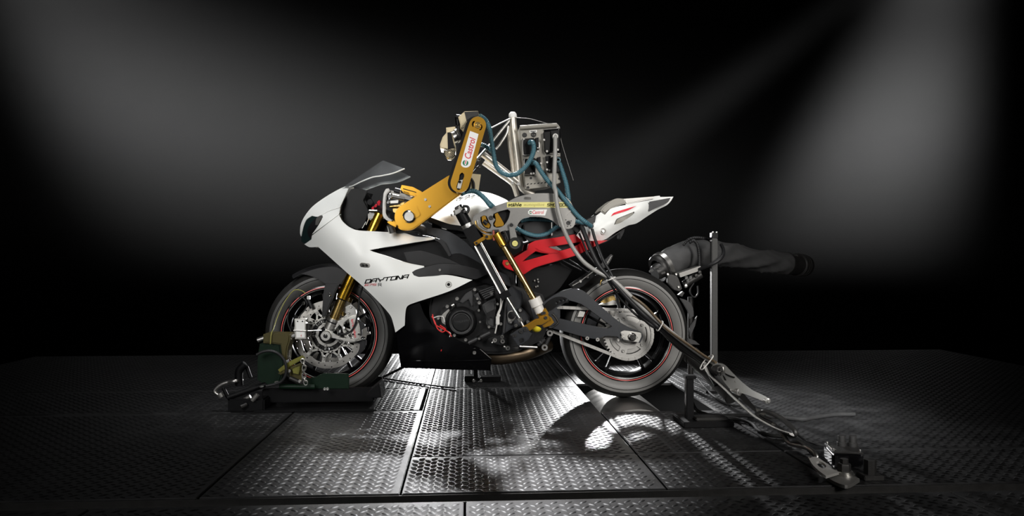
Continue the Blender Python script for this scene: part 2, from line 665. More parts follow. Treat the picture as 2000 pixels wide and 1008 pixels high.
def bolt(parent, at, r=0.006, m=None, h=0.005, name='bolt', axis=(0, -1, 0)):
    """socket-head bolt pointing along axis, real recess"""
    m = m or STEEL
    key = (round(r, 4), m.name, round(h, 4), tuple(round(a, 3) for a in axis))
    if key not in BOLT_ME:
        bm = bmesh.new()
        lathe_bm(bm, [(0, h * 0.55), (r * 0.45, h * 0.55), (r * 0.5, h), (r * 0.9, h), (r, h * 0.8), (r, 0), (r * 1.12, 0), (r * 1.12, -h * 0.25), (0, -h * 0.25)], (0, 0, 0), axis, 12)
        o = obj(name, bm, m, parent, 35, origin=(0, 0, 0))
        BOLT_ME[key] = o.data
        o.location = Vector(at) - (WLOC[parent.name] if parent else Vector())
        WLOC[o.name] = Vector(at)
        return o
    o = bpy.data.objects.new(name, BOLT_ME[key])
    return link(o, parent, at)


# ------------------------------------------------------------------ lettering
def text_tris(s, bold=0.0, shear=0.0, spacing=1.0):
    cu = bpy.data.curves.new('t', 'FONT')
    cu.body = s
    cu.size = 1.0
    cu.offset = bold
    cu.shear = shear
    cu.space_character = spacing
    cu.resolution_u = 4
    o = bpy.data.objects.new('t', cu)
    COL.objects.link(o)
    dg = bpy.context.evaluated_depsgraph_get()
    me = bpy.data.meshes.new_from_object(o.evaluated_get(dg))
    vs = [(v.co.x, v.co.y) for v in me.vertices]
    fs = [tuple(p.vertices) for p in me.polygons]
    bpy.data.objects.remove(o)
    bpy.data.curves.remove(cu)
    bpy.data.meshes.remove(me)
    return vs, fs


def stroke_tris(word, glyphs, w_=0.13, gap=0.28, shear=0.25):
    vs, fs = [], []
    x = 0.0
    for ch in word:
        g = glyphs.get(ch)
        if g is None:
            x += 0.5
            continue
        wid = max(q[0] for ln in g for q in ln)
        for ln in g:
            for a, b in zip(ln, ln[1:]):
                A, B = Vector(a), Vector(b)
                d = (B - A).normalized()
                nn = Vector((-d.y, d.x)) * w_ / 2
                e = d * w_ / 2
                k = len(vs)
                for q in (A - e + nn, A - e - nn, B + e - nn, B + e + nn):
                    vs.append((x + q.x + shear * q.y, q.y))
                fs.append((k, k + 1, k + 2, k + 3))
        x += wid + gap
    return vs, fs


GLY = {
    'D': [[(0, 0), (0, 1)], [(0, 1), (0.85, 1), (1, 0.85), (1, 0), (0, 0)]],
    'A': [[(0, 0), (0, 0.75), (0.2, 1), (1, 1), (1, 0)], [(0.25, 0.4), (1, 0.4)]],
    'Y': [[(0, 1), (0.35, 0.45), (1.1, 0.45), (1.2, 1)], [(0.6, 0.45), (0.6, 0)]],
    'T': [[(0, 1), (1.1, 1)], [(0.5, 1), (0.5, 0)]],
    'O': [[(0, 0), (0, 1), (1, 1), (1, 0), (0, 0)]],
    'N': [[(0, 0), (0, 1), (0.8, 0), (1, 0), (1, 1)]],
    '6': [[(1, 1), (0, 1), (0, 0), (1, 0), (1, 0.5), (0, 0.5)]],
    '7': [[(0, 1), (1, 1), (0.3, 0)]],
    '5': [[(1, 1), (0, 1), (0, 0.5), (1, 0.5), (1, 0), (0, 0)]],
    'R': [[(0, 0), (0, 1), (1, 1), (1, 0.5), (0, 0.5)], [(0.4, 0.5), (1.1, 0)]],
    'I': [[(0, 0), (0, 1)]],
    'U': [[(0, 1), (0, 0), (1, 0), (1, 1)]],
    'M': [[(0, 0), (0, 1), (0.6, 0.4), (1.2, 1), (1.2, 0)]],
    'P': [[(0, 0), (0, 1), (1, 1), (1, 0.45), (0, 0.45)]],
    'H': [[(0, 0), (0, 1)], [(1, 0), (1, 1)], [(0, 0.5), (1, 0.5)]],
    'C': [[(1, 1), (0, 1), (0, 0), (1, 0)]],
    '2': [[(0, 1), (1, 1), (1, 0.5), (0, 0.5), (0, 0), (1, 0)]],
    '0': [[(0, 0), (0, 1), (1, 1), (1, 0), (0, 0)]],
    'S': [[(1, 1), (0, 1), (0, 0.5), (1, 0.5), (1, 0), (0, 0)]],
}


def lettering(name, tris, bl, br, tl, depth, m, parent, lift=0.0015, thick=0.0006, label=None, sub=0):
    """print mapped so its bounding box fills the photograph's parallelogram bl, br, tl; depth = y or a depth function"""
    vs, fs = tris
    a = np.array(vs, float)
    lo, hi = a.min(0), a.max(0)
    uv = (a - lo) / (hi - lo)
    bl, br, tl = (np.array(q[:2], float) for q in (bl, br, tl))
    px = bl + uv[:, :1] * (br - bl) + uv[:, 1:] * (tl - bl)
    bm = bmesh.new()
    bv = [bm.verts.new((q[0], q[1], 0)) for q in px]
    for f in fs:
        try:
            bm.faces.new([bv[i] for i in f])
        except ValueError:
            pass
    if sub:
        for _ in range(3):
            le = [e for e in bm.edges if e.calc_length() > sub]
            if le:
                bmesh.ops.subdivide_edges(bm, edges=le, cuts=1)
        bmesh.ops.triangulate(bm, faces=bm.faces)
    xs, ys_ = [v.co.x for v in bm.verts], [v.co.y for v in bm.verts]
    ds = depth(xs, ys_) if callable(depth) else np.full(len(xs), depth)
    for v, x, y, d in zip(bm.verts, xs, ys_, ds):
        v.co = P(x, y, float(d) - lift)
    for fc in bm.faces:
        fc.normal_update()
        if fc.normal.y > 0:
            fc.normal_flip()
    r = bmesh.ops.extrude_face_region(bm, geom=bm.faces[:])
    bmesh.ops.translate(bm, vec=(0, thick, 0), verts=[g for g in r['geom'] if isinstance(g, bmesh.types.BMVert)])
    return obj(name, bm, m, parent, 0, label=label)

# ------------------------------------------------------------------ setting: tread-plate floor, back wall, haze
def struct(o):
    o['kind'] = 'structure'
    return o


floor = struct(box('floor', (0.3, 2.0, -1.30), (16.0, 13.0, 0.06), WALL, None, bevel=0))
wall = struct(box('wall_back', (0.3, 8.7, 2.9), (24.0, 0.12, 8.4), WALL, None, bevel=0))

LUG = [(-0.5, 0, 0), (-0.2, -0.5, 0), (0.2, -0.5, 0), (0.5, 0, 0), (0.2, 0.5, 0), (-0.2, 0.5, 0), (-0.24, 0, 1), (0.24, 0, 1)]
LUGF = [(0, 1, 6), (1, 2, 7, 6), (2, 3, 7), (3, 4, 7), (4, 5, 6, 7), (5, 0, 6)]


def lugs(x0, x1, y0, y1, plate, ang=0.0):
    p = 0.040
    xs, ys, rot = [], [], []
    m = 0.016
    for i in range(int((x1 - x0 - m) / (p / 2))):
        for j in range(int((y1 - y0 - m) / (p / 2))):
            if (i + j) % 2:
                continue
            X, Y = x0 + m + i * p / 2, y0 + m + j * p / 2
            if X > x1 - m or Y > y1 - m:
                continue
            xs.append(X)
            ys.append(Y)
            rot.append(math.radians(38) if i % 2 else math.radians(-38))
    n = len(xs)
    if not n:
        return
    L = np.array(LUG) * np.array((0.029, 0.0095, 0.0024))
    c, s = np.cos(rot), np.sin(rot)
    v = np.empty((n, 8, 3))
    v[:, :, 0] = np.array(xs)[:, None] + c[:, None] * L[:, 0] - s[:, None] * L[:, 1]
    v[:, :, 1] = np.array(ys)[:, None] + s[:, None] * L[:, 0] + c[:, None] * L[:, 1]
    v[:, :, 2] = L[:, 2]
    faces = []
    for k in range(n):
        faces += [tuple(q + 8 * k for q in f) for f in LUGF]
    me = bpy.data.meshes.new('tread_lugs')
    me.from_pydata(v.reshape(-1, 3).tolist(), [], faces)
    o = mesh_obj('tread_lugs', me, PLATE, plate, 75)
    o['kind'] = 'stuff'


def floor_plate(x0, x1, y0, y1, tread=True):
    g = 0.0035
    o = box('floor_plate', ((x0 + x1) / 2, (y0 + y1) / 2, -0.006), (x1 - x0 - 2 * g, y1 - y0 - 2 * g, 0.012), PLATE, floor, bevel=0.002)
    if tread:
        lugs(x0 + g, x1 - g, y0 + g, y1 - g, o)


XS = G(839, 762).x            # the long seam left of the middle
XL = G(456, 910).x            # seam far left
YG = -1.445                   # the channel across the foreground
XR0, XR1 = 0.46, 0.97         # roller pit
YP0, YP1 = -0.34, 0.36
YA, YB = -0.27, 0.28
XT = G(826, 780).x
# foreground row, in front of the channel
for a, b in ((-2.6, XL - 0.25), (XL - 0.25, XS + 0.18), (XS + 0.18, 1.25), (1.25, 1.66)):
    floor_plate(a, b, -2.35, YG - 0.035)
# left of the long seam
floor_plate(-3.0, XL, YG + 0.035, YA)
floor_plate(XL, XS, YG + 0.035, YA)
floor_plate(-3.0, XL, YA + 0.012, YB)
floor_plate(XL, XT, YA + 0.012, YB - 0.010)
floor_plate(-3.0, XL, YB, 1.66)
floor_plate(XL, XS, YB, 1.66)
floor_plate(XT + 0.010, XS, YA, YB, tread=False)
# middle, round the roller pit
floor_plate(XS, XR0, YG + 0.035, -1.02)
floor_plate(XS, XR0, -1.02, YB)
floor_plate(XS, XR0, YB, 1.66)
floor_plate(XR0, XR1, -1.02, YP0)
floor_plate(XR0, XR1, YG + 0.035, -1.02)
floor_plate(XR0, XR1, YP1, 1.66)
floor_plate(XR1, 3.3, YG + 0.035, -1.02)
floor_plate(XR1, 3.3, -1.02, 1.66)
# steel channel
ch = bmesh.new()
box_bm(ch, (0, YG, -0.028), (6.0, 0.066, 0.004), None, 0)
box_bm(ch, (0, YG - 0.031, -0.016), (6.0, 0.004, 0.026), None, 0)
box_bm(ch, (0, YG + 0.031, -0.016), (6.0, 0.004, 0.026), None, 0)
obj('floor_channel', ch, CASTIRON, floor)

# haze hanging behind the motorcycle
hz = box('haze', (0.3, 5.75, 3.3), (20.0, 5.0, 6.5), None, None, bevel=0)
hm = bpy.data.materials.new('haze')
hm.use_nodes = True
nt = hm.node_tree
nt.nodes.remove(nt.nodes['Principled BSDF'])
vs_ = nt.nodes.new('ShaderNodeVolumeScatter')
vs_.inputs['Density'].default_value = 0.035
vs_.inputs['Anisotropy'].default_value = 0.0
tcx = nt.nodes.new('ShaderNodeTexCoord')
sx_ = nt.nodes.new('ShaderNodeSeparateXYZ')
mrz = nt.nodes.new('ShaderNodeMapRange')
mrz.interpolation_type = 'SMOOTHSTEP'
mrz.inputs[1].default_value, mrz.inputs[2].default_value = -1.3, 0.45      # haze thins towards the roof
mrz.inputs[3].default_value, mrz.inputs[4].default_value = 0.040, 0.008
nt.links.new(tcx.outputs['Object'], sx_.inputs[0])
nt.links.new(sx_.outputs['Z'], mrz.inputs[0])
mrb = nt.nodes.new('ShaderNodeMapRange')
mrb.interpolation_type = 'SMOOTHSTEP'
mrb.inputs[1].default_value, mrb.inputs[2].default_value = -3.1, -1.0      # and clears towards the floor
nt.links.new(sx_.outputs['Z'], mrb.inputs[0])
mu = nt.nodes.new('ShaderNodeMath')
mu.operation = 'MULTIPLY'
nt.links.new(mrz.outputs[0], mu.inputs[0])
nt.links.new(mrb.outputs[0], mu.inputs[1])
nt.links.new(mu.outputs[0], vs_.inputs['Density'])
nt.links.new(vs_.outputs[0], nt.nodes['Material Output'].inputs['Volume'])
hz.data.materials.append(hm)
hz['kind'] = 'stuff'
tag(hz, 'thin grey haze hanging in the beams behind the motorcycle', 'haze')

# ------------------------------------------------------------------ motorcycle
AF = P(641, 653.5, -0.075)
AF = Vector((AF.x, 0, AF.z))
AR = P(1225, 653, -0.085)
AR = Vector((AR.x, 0, AR.z))
bike = thing('motorcycle', 'white faired sports motorcycle with red rear subframe and gold fork on the test bed', 'motorcycle', (0, 0, 0))


def wheel(name, A, tyre_prof, rimw, side):
    """wheel > parts: tyre, rim, rim_stripe, spoke ..."""
    wname = name
    tyre = lathe('tyre', tyre_prof[1], A, RUBBER, bike, seg=96, smooth=60)
    for s in (-1, 1):
        lathe('sidewall', [(r, y * -s) for r, y in tyre_prof[0]], A, side, tyre, seg=96, smooth=60)
        lathe('sidewall_rib', [(tyre_prof[0][2][0] + 0.001, s * (abs(tyre_prof[0][2][1]) + 0.0005)), (tyre_prof[0][2][0] + 0.0025, s * (abs(tyre_prof[0][2][1]) + 0.0022)),
                               (tyre_prof[0][2][0] + 0.004, s * (abs(tyre_prof[0][2][1]) + 0.0005))], A, RUBBER, tyre, seg=96)
    h = rimw
    rim = lathe('rim', [(0.216, -h), (0.222, -h - 0.003), (0.222, -h - 0.007), (0.214, -h - 0.009), (0.203, -h - 0.004), (0.199, -h + 0.006), (0.188, -h * 0.45), (0.186, 0),
                        (0.188, h * 0.45), (0.199, h - 0.006), (0.203, h + 0.004), (0.214, h + 0.009), (0.222, h + 0.007), (0.222, h + 0.003), (0.216, h)], A, GLOSSBLACK, bike, seg=96)
    for s in (-1, 1):
        lathe('rim_stripe', [(0.2135, s * (h + 0.0097)), (0.2175, s * (h + 0.0092))], A, PINK, rim, seg=96)
        lathe('rim_stripe', [(0.2070, s * (h + 0.0072)), (0.2088, s * (h + 0.0080))], A, ZINC, rim, seg=96)
    hub = lathe('hub', [(0.018, -0.075), (0.042, -0.07), (0.05, -0.05), (0.045, -0.03), (0.045, 0.03), (0.05, 0.05), (0.042, 0.07), (0.018, 0.075)], A, GLOSSBLACK, bike, seg=40)
    for k in range(5):
        for da in (-9, 9):
            a = math.radians(72 * k + 20)
            b = a + math.radians(da)
            bm = bmesh.new()
            p0 = A + Vector((math.cos(a), 0, math.sin(a))) * 0.045
            p1 = A + Vector((math.cos(b), 0, math.sin(b))) * 0.192
            d = p1 - p0
            box_bm(bm, (p0 + p1) / 2, (d.length, 0.030, 0.013), beam_rot(d, (-d.z, 0, d.x)), 0.004)
            obj('spoke', bm, BLACK, bike)
    return tyre, rim, hub


tf = [(0.220, -0.046), (0.232, -0.055), (0.252, -0.0605), (0.268, -0.058)]
tread = [(0.268, -0.058), (0.281, -0.048), (0.291, -0.032), (0.2975, -0.014), (0.299, 0)]
tread = tread + [(r, -y) for r, y in reversed(tread[:-1])]
front_tyre, front_rim, front_hub = wheel('front', AF, ([(r, -y) for r, y in tf], tread), 0.046, RUBBERL)
tr = [(0.220, -0.070), (0.234, -0.082), (0.256, -0.091), (0.272, -0.089)]
tread = [(0.272, -0.089), (0.285, -0.076), (0.296, -0.052), (0.303, -0.024), (0.305, 0)]
tread = tread + [(r, -y) for r, y in reversed(tread[:-1])]
rear_tyre, rear_rim, rear_hub = wheel('rear', AR, ([(r, -y) for r, y in tr], tread), 0.070, SIDEWALL_R)


def brake_disc(y, s):
    A = AF + Vector((0, y, 0))
    bm = bmesh.new()
    # floating ring with drilled holes
    out = [Vector((0.155 * math.cos(t), 0.155 * math.sin(t))) for t in np.linspace(0, 2 * PI, 97)[:-1]]
    inn = [Vector((r_ * math.cos(t), r_ * math.sin(t))) for t, r_ in [(2 * PI * i / 80, 0.1265 + 0.0025 * math.cos(10 * 2 * PI * i / 80)) for i in range(80)]]
    holes = [inn]
    for i in range(30):
        t = 2 * PI * i / 30
        r_ = (0.135, 0.141, 0.148)[i % 3]
        holes.append([Vector((r_ * math.cos(t) + 0.0037 * math.cos(u), r_ * math.sin(t) + 0.0037 * math.sin(u))) for u in np.linspace(0, 2 * PI, 9)[:-1]])
    v, tris = cdt(out, holes)
    a = [bm.verts.new((A.x + q.x, A.y - 0.0025, A.z + q.y)) for q in v]
    b = [bm.verts.new((A.x + q.x, A.y + 0.0025, A.z + q.y)) for q in v]
    for t in tris:
        bm.faces.new([a[i] for i in t])
        bm.faces.new([b[i] for i in reversed(t)])
    ia = {x: i for i, x in enumerate(a)}
    for e in [e for e in bm.edges if len(e.link_faces) == 1 and e.verts[0] in ia]:
        i, j = ia[e.verts[0]], ia[e.verts[1]]
        bm.faces.new((a[i], b[i], b[j], a[j]))
    bmesh.ops.delete(bm, geom=[q for q in bm.verts if not q.link_faces], context='VERTS')
    d = obj('brake_disc', bm, DISC, bike, 30)
    # aluminium carrier: inner ring with forked arms to the bobbins
    bm = bmesh.new()
    B = A + Vector((0, -0.003, 0))
    lathe_bm(bm, [(0.074, -0.003), (0.082, -0.003), (0.082, 0.003), (0.074, 0.003)], B, (0, 1, 0), 60, closed_profile=True)
    lathe_bm(bm, [(0.042, -0.004), (0.054, -0.004), (0.054, 0.004), (0.042, 0.004)], B, (0, 1, 0), 60, closed_profile=True)
    for k in range(10):
        t = math.radians(99.5 + 36 * k)
        e = B + Vector((math.cos(t), 0, -math.sin(t))) * 0.108
        for dt in (-13, 13):
            q = t + math.radians(dt)
            p0 = B + Vector((math.cos(q), 0, -math.sin(q))) * 0.079
            dd = e - p0
            box_bm(bm, (e + p0) / 2, (dd.length + 0.006, 0.006, 0.0085), beam_rot(dd, (-dd.z, 0, dd.x)), 0.001)
        q1 = B + Vector((math.cos(t), 0, -math.sin(t))) * 0.124
        dd = q1 - e
        box_bm(bm, (e + q1) / 2, (dd.length + 0.012, 0.006, 0.016), beam_rot(dd, (-dd.z, 0, dd.x)), 0.001)
    for k in range(5):
        t = math.radians(72 * k + 30)
        p0 = B + Vector((math.cos(t), 0, -math.sin(t))) * 0.048
        p1 = B + Vector((math.cos(t), 0, -math.sin(t))) * 0.078
        dd = p1 - p0
        box_bm(bm, (p1 + p0) / 2, (dd.length, 0.006, 0.010), beam_rot(dd, (-dd.z, 0, dd.x)), 0.001)
    car = obj('disc_carrier', bm, ALU, d)
    for k in range(10):
        t = math.radians(99.5 + 36 * k)
        bolt(d, A + Vector((0.110 * math.cos(t), -0.006 if s < 0 else 0.006, -0.110 * math.sin(t))), 0.0062, STEEL, 0.004 if s < 0 else -0.004, name='bobbin')
    for k in range(5):
        t = math.radians(72 * k + 30)
        bolt(d, A + Vector((0.048 * math.cos(t), -0.007 if s < 0 else 0.007, -0.048 * math.sin(t))), 0.006, STEEL, 0.006 if s < 0 else -0.006)
    # slotted tone ring
    bm = bmesh.new()
    T = A + Vector((0, -0.006 * (1 if s < 0 else -1), 0))
    lathe_bm(bm, [(0.0575, -0.001), (0.0605, -0.001), (0.0605, 0.001), (0.0575, 0.001)], T, (0, 1, 0), 60, closed_profile=True)
    lathe_bm(bm, [(0.0705, -0.001), (0.0735, -0.001), (0.0735, 0.001), (0.0705, 0.001)], T, (0, 1, 0), 60, closed_profile=True)
    for k in range(48):
        t = 2 * PI * k / 48
        c0 = Vector((math.cos(t), 0, math.sin(t)))
        box_bm(bm, T + c0 * 0.0655, (0.011, 0.002, 0.0042), beam_rot(c0, (-c0.z, 0, c0.x)), 0)
    obj('tone_ring', bm, ENGINE, d)


brake_disc(-0.074, -1)
brake_disc(0.074, 1)

# fork
for s in (-1, 1):
    def FP(px, py):
        p = P(px, py, -0.108)
        return Vector((p.x, 0.108 * -s * -1 if s > 0 else -0.108, p.z))
    top, mid, low = FP(745, 411), FP(668, 583), FP(650, 628)
    leg = rod('fork_tube', top, mid, 0.0262, GOLDF, bike, seg=32)
    d = (mid - top).normalized()
    rod('fork_seal', mid - d * 0.004, mid + d * 0.005, 0.0245, BLACK, leg, seg=32)
    rod('fork_stanchion', mid, low, 0.0205, BRASS, bike, seg=32)
    f0 = FP(652.5, 622)
    f1 = FP(643.5, 643)
    foot = rod('fork_foot', f0, f1, 0.0265, ALU, bike, seg=32)
    for t in (0.15, 0.5, 0.8):
        c = f0.lerp(f1, t)
        rod('foot_rib', c - d * 0.003, c + d * 0.003, 0.0285, ALU, foot, seg=32)
    dec = rod('foot_sticker', f0.lerp(f1, 0.28), f0.lerp(f1, 0.42), 0.02695, DARK, foot, seg=32)
    ax = AF + Vector((0, s * 0.118, 0))
    lug_ = lathe('axle_clamp', [(0.010, -0.022), (0.021, -0.022), (0.0235, -0.018), (0.0235, 0.022), (0.010, 0.022)], ax, ALU, foot, seg=36)
    lathe('axle_nut', [(0, -0.027), (0.006, -0.027), (0.0062, -0.024), (0.010, -0.024), (0.0105, -0.02), (0.0105, 0.02), (0, 0.02)], ax, CHROME, foot, seg=24)
    # radial caliper mount
    yo = -0.115
    arm = prism('caliper_bracket', K('e', (440, 390), (560, 375), (660, 335), (690, 345), (640, 380), (620, 420), (640, 500), (690, 570), (760, 575), (835, 548), (842, 575), (760, 600), (680, 606),
                                     (560, 575), (450, 550), (420, 470)), yo - 0.008, yo + 0.012, ALU, bike, bevel=0.004,
                holes=[K('e', (530, 470), (575, 415), (600, 440), (625, 520), (660, 570), (600, 560), (560, 545), (500, 500))], n=4)
    if s > 0:
        arm.location.y = -arm.location.y - 2 * WLOC[bike.name].y
    cal = prism('brake_caliper', K('e', (678, 335), (765, 312), (778, 360), (800, 470), (806, 570), (740, 598), (706, 520), (690, 430)), -0.135, -0.088, ALU, bike, bevel=0.006, n=4)
    cal2 = prism('caliper_body', K('e', (640, 220), (700, 190), (745, 235), (765, 312), (678, 335), (650, 290)), -0.115, -0.085, STEEL, cal, bevel=0.004, n=3)
    prism('caliper_rear', K('e', (765, 330), (800, 380), (850, 420), (858, 450), (820, 470), (815, 540), (800, 565), (780, 430)), -0.120, -0.09, DARK, cal, bevel=0.004, n=3)
    if s > 0:
        cal.location.y = -cal.location.y
    else:
        lettering('caliper_lettering', text_tris('brembo', 0.012), K1('e', 702, 362), K1('e', 742, 560), K1('e', 729, 355), -0.135, INKR, cal, label='red lettering')
        for px, py in ((700, 222), (676, 288)):
            bolt(cal, P(*K1('e', px, py), -0.116), 0.006, STEEL)
        for px, py in ((727, 520), (788, 520)):
            bolt(cal, P(*K1('e', px, py), -0.1355), 0.005, CHROME)
        bolt(arm, P(*K1('e', 828, 560), -0.124), 0.007, CHROME)
        bolt(arm, P(*K1('e', 585, 470), -0.124), 0.005, CHROME)
# caliper carbon duct below
prism('caliper_duct', K('e', (740, 605), (840, 580), (870, 590), (865, 640), (830, 710), (735, 780), (790, 690), (800, 625)), -0.105, -0.085, DARK, bike, bevel=0.003, n=4)
# front mudguard and its fork guard
lathe('front_mudguard', [(0.300, -0.066), (0.312, -0.060), (0.320, -0.035), (0.323, 0), (0.320, 0.035), (0.312, 0.060), (0.300, 0.066), (0.303, 0.06), (0.316, 0.033), (0.319, 0), (0.316, -0.033), (0.309, -0.058)],
      AF, DARK, bike, seg=40, ang0=math.radians(-122), ang1=math.radians(-25), closed_profile=True, smooth=50)
gd = prism('fork_guard', K('2', (490, 195), (585, 198), (565, 240), (510, 370), (490, 425), (462, 432), (470, 300), (480, 220)), -0.128, -0.088, DARK, bike, bevel=0.004, n=3)
prism('mudguard_side', K('2', (315, 125), (440, 86), (560, 78), (650, 120), (600, 200), (490, 196), (430, 160), (380, 140)), -0.078, -0.066, DARK, bike, bevel=0.003, mirror=True, n=4)
bolt(gd, P(*K1('2', 518, 275), -0.130), 0.007, CHROME)
# brake hose and speed sensor lead
tube('brake_hose', [P(*K1('c', 520, 560), -0.17), P(*K1('c', 495, 640), -0.155), P(*K1('c', 480, 760), -0.15), P(*K1('c', 462, 850), -0.145), P(*K1('c', 430, 910), -0.14), P(*K1('c', 385, 935), -0.135),
                    P(*K1('c', 335, 938), -0.13)], 0.0042, CABLE, bike)
rod('speed_sensor', P(*K1('e', 560, 520), -0.128), P(*K1('e', 625, 520), -0.128), 0.007, BLACK, bike)

# ---------------------------------------------- fairings
FAIR = TPS([(586, 440, -0.012), (587, 460, -0.03), (609, 404.7, 0), (635, 385, 0.0), (666, 367, 0.0), (681, 365, -0.06), (672, 385, -0.13), (665, 402, -0.155), (663, 418, -0.17), (668, 431, -0.185), (681, 443, -0.2),
            (727, 451, -0.205), (790, 455, -0.2), (851, 465, -0.195), (628, 423, -0.13), (612, 450, -0.12), (594, 477, -0.05), (622, 482, -0.125), (654, 512, -0.16), (679, 534, -0.185), (704, 555, -0.195),
            (729, 579, -0.20), (751, 602, -0.195), (772, 648, -0.165), (670, 470, -0.215), (700, 500, -0.235), (760, 540, -0.25), (830, 550, -0.252), (720, 488, -0.228), (796, 515, -0.236), (872, 537, -0.25),
            (922, 547, -0.235), (803, 593, -0.225), (790, 635, -0.185), (740, 470, -0.222), (800, 470, -0.212), (765, 590, -0.222), (640, 400, -0.085), (620, 410, -0.06), (650, 385, -0.06), (800, 575, -0.245), (760, 565, -0.245)])
cock = K('1', (830, 300), (790, 390), (757, 460))
nose = shell('nose_cowl', [(586, 455), (587.3, 439.7), (593.8, 424.4), (609, 404.7), (635.3, 385), (665.9, 367.6), (684, 361.5)] + cock + K('1', (750, 483), (650, 515), (580, 553), (545, 565), (500, 556), (450, 590), (425, 640), (410, 700), (402, 740)), FAIR, WHITE, bike,
             thick=0.003, step=7, mirror=True)
shell('headlamp_surround', K('1', (752, 486), (652, 518), (592, 549), (598, 570), (560, 640), (500, 725), (620, 635), (742, 545), (746, 520)), FAIR, WHITE, bike, thick=0.003, step=7, mirror=True)
sf = shell('side_fairing', K('1', (743, 549), (770, 600), (830, 655), (900, 685), (1040, 695), (1200, 704), (1330, 712), (1430, 742), (1610, 752), (1580, 770), (1300, 812), (1010, 865)) +
           K('c', (720, 335), (870, 385), (1005, 410), (960, 425), (905, 450), (920, 475), (965, 488), (1180, 472), (1382, 512), (1200, 600), (900, 700), (868, 720), (855, 760), (848, 870), (775, 925), (765, 880), (740, 800), (690, 735),
             (600, 640), (500, 545), (400, 460), (300, 370), (166, 250), (100, 253), (58, 231), (110, 195)) + K('1', (495, 770), (500, 735), (620, 642)), FAIR, WHITE, bike, thick=0.003, step=8, mirror=True)[0]
# recess flange round the air intake
tube('intake_lip', [P(px, py, float(FAIR([px], [py])[0]) + 0.004) for px, py in K('c', (1085, 185), (760, 240), (568, 275), (720, 333), (870, 383), (1000, 408))], 0.004, WHITE, bike, n=6)
# headlamps
lamp_o = K('1', (500, 558), (545, 567), (575, 560), (560, 600), (530, 690), (493, 770), (430, 805), (405, 785), (405, 740), (412, 690), (428, 630), (455, 588))
lp = shell('headlamp', lamp_o, lambda x, y: FAIR(x, y) + 0.004, LENS, bike, thick=0.004, step=5, mirror=True)[0]
shell('headlamp_trim', K('1', (540, 575), (565, 585), (545, 640), (510, 720), (490, 765), (470, 740), (460, 690), (480, 640), (510, 600)), lambda x, y: FAIR(x, y) + 0.001, DARK, lp, thick=0.002, step=6)
shell('headlamp_clip', K('1', (540, 580), (575, 552), (598, 565), (575, 595), (548, 640), (530, 640)), lambda x, y: FAIR(x, y) - 0.0015, ALUD, lp, thick=0.002, step=6)
# prints on the fairing
sf_l = lettering('model_lettering', stroke_tris('DAYTONA', GLY, 0.25), K1('c', 530, 543), K1('c', 884, 500), K1('c', 532, 508), FAIR, INK, sf, lift=0.0015, sub=6, label='black lettering')
lettering('model_number', stroke_tris('675', GLY, 0.15), K1('c', 530, 560), K1('c', 628, 556), K1('c', 532, 544), FAIR, INKR, sf, lift=0.002, label='red numerals')
lettering('model_letter', stroke_tris('R', GLY, 0.15), K1('c', 640, 563), K1('c', 672, 562), K1('c', 632, 537), FAIR, INK, sf, lift=0.002, label='black letter')
# fasteners
for k, (px, py) in enumerate(K('c', (522, 396), (548, 396))):
    bolt(sf, P(px, py, float(FAIR([px], [py])[0]) - 0.002), 0.0055, BLACK)
ins = shell('fastener_plate', slot_px(*K1('c', 512, 393), 4.2, *K1('c', 558, 397), 4.4), lambda x, y: FAIR(x, y) - 0.0015, ALU, sf, thick=0.002, step=4)
px, py = K1('c', 1194, 547)
y0 = float(FAIR([px], [py])[0])
lathe('fastener_ring', [(0.010, 0.002), (0.0105, -0.002), (0.0135, -0.002), (0.0145, 0.002)], P(px, py, y0), ALU, sf, seg=24)
bolt(sf, P(px, py, y0 - 0.001), 0.0062, BLACK)
# winglet guard (black cover at the fairing's trailing opening)
wg = TPS([(803, 533, -0.245), (860, 520, -0.252), (900, 516, -0.25), (940, 520, -0.24), (1000, 535, -0.22), (820, 541, -0.25), (880, 530, -0.255), (930, 540, -0.235)])
wing = shell('winglet', K('c', (900, 455), (935, 432), (1010, 410), (1130, 385), (1250, 390), (1340, 405), (1460, 440), (1500, 465), (1400, 505), (1290, 480), (1180, 465), (1100, 478), (965, 485), (925, 475)), wg, DARK, bike, thick=0.006, step=7, mirror=True)[0]
bolt(wing, P(*K1('c', 1125, 433), -0.257), 0.005, STEEL)
# inside of the fairing: dark ducts and frame
prism('inner_cowl', [(690, 455), (850, 468), (920, 500), (1000, 545), (925, 560), (800, 598), (792, 640), (770, 640), (735, 580), (690, 520)], -0.165, -0.14, BLACK, bike, bevel=0.004, mirror=True)
prism('intake_duct', K('c', (840, 295), (965, 280), (1000, 285), (1200, 350), (1290, 395), (1130, 385), (1010, 408), (870, 370)), -0.215, -0.165, DARK, bike, bevel=0.010, mirror=True, n=3)
prism('intake_rib', K('c', (1085, 195), (1135, 190), (1165, 215), (1215, 320), (1195, 325), (1130, 225)), -0.205, -0.165, DARK, bike, bevel=0.006, n=4, mirror=True)
prism('frame_spar', K('d', (240, 470), (330, 440), (450, 430), (600, 470), (740, 560), (860, 680), (930, 770), (1010, 830), (1180, 900), (1200, 1010), (1080, 960), (980, 900), (900, 860), (820, 800), (680, 770), (600, 715), (555, 620), (480, 525)),
      -0.185, -0.10, DARKGREY, bike, bevel=0.012, mirror=True, n=4)
prism('frame_plate', K('d', (560, 700), (700, 680), (900, 780), (1000, 850), (1060, 1000), (900, 960), (760, 890)), -0.195, -0.15, BLACK, bike, bevel=0.006, mirror=True, n=3)
box('cross_brace', (P(880, 500, 0).x, 0, P(880, 500, 0).z), (0.30, 0.20, 0.10), BLACK, bike, bevel=0.01)
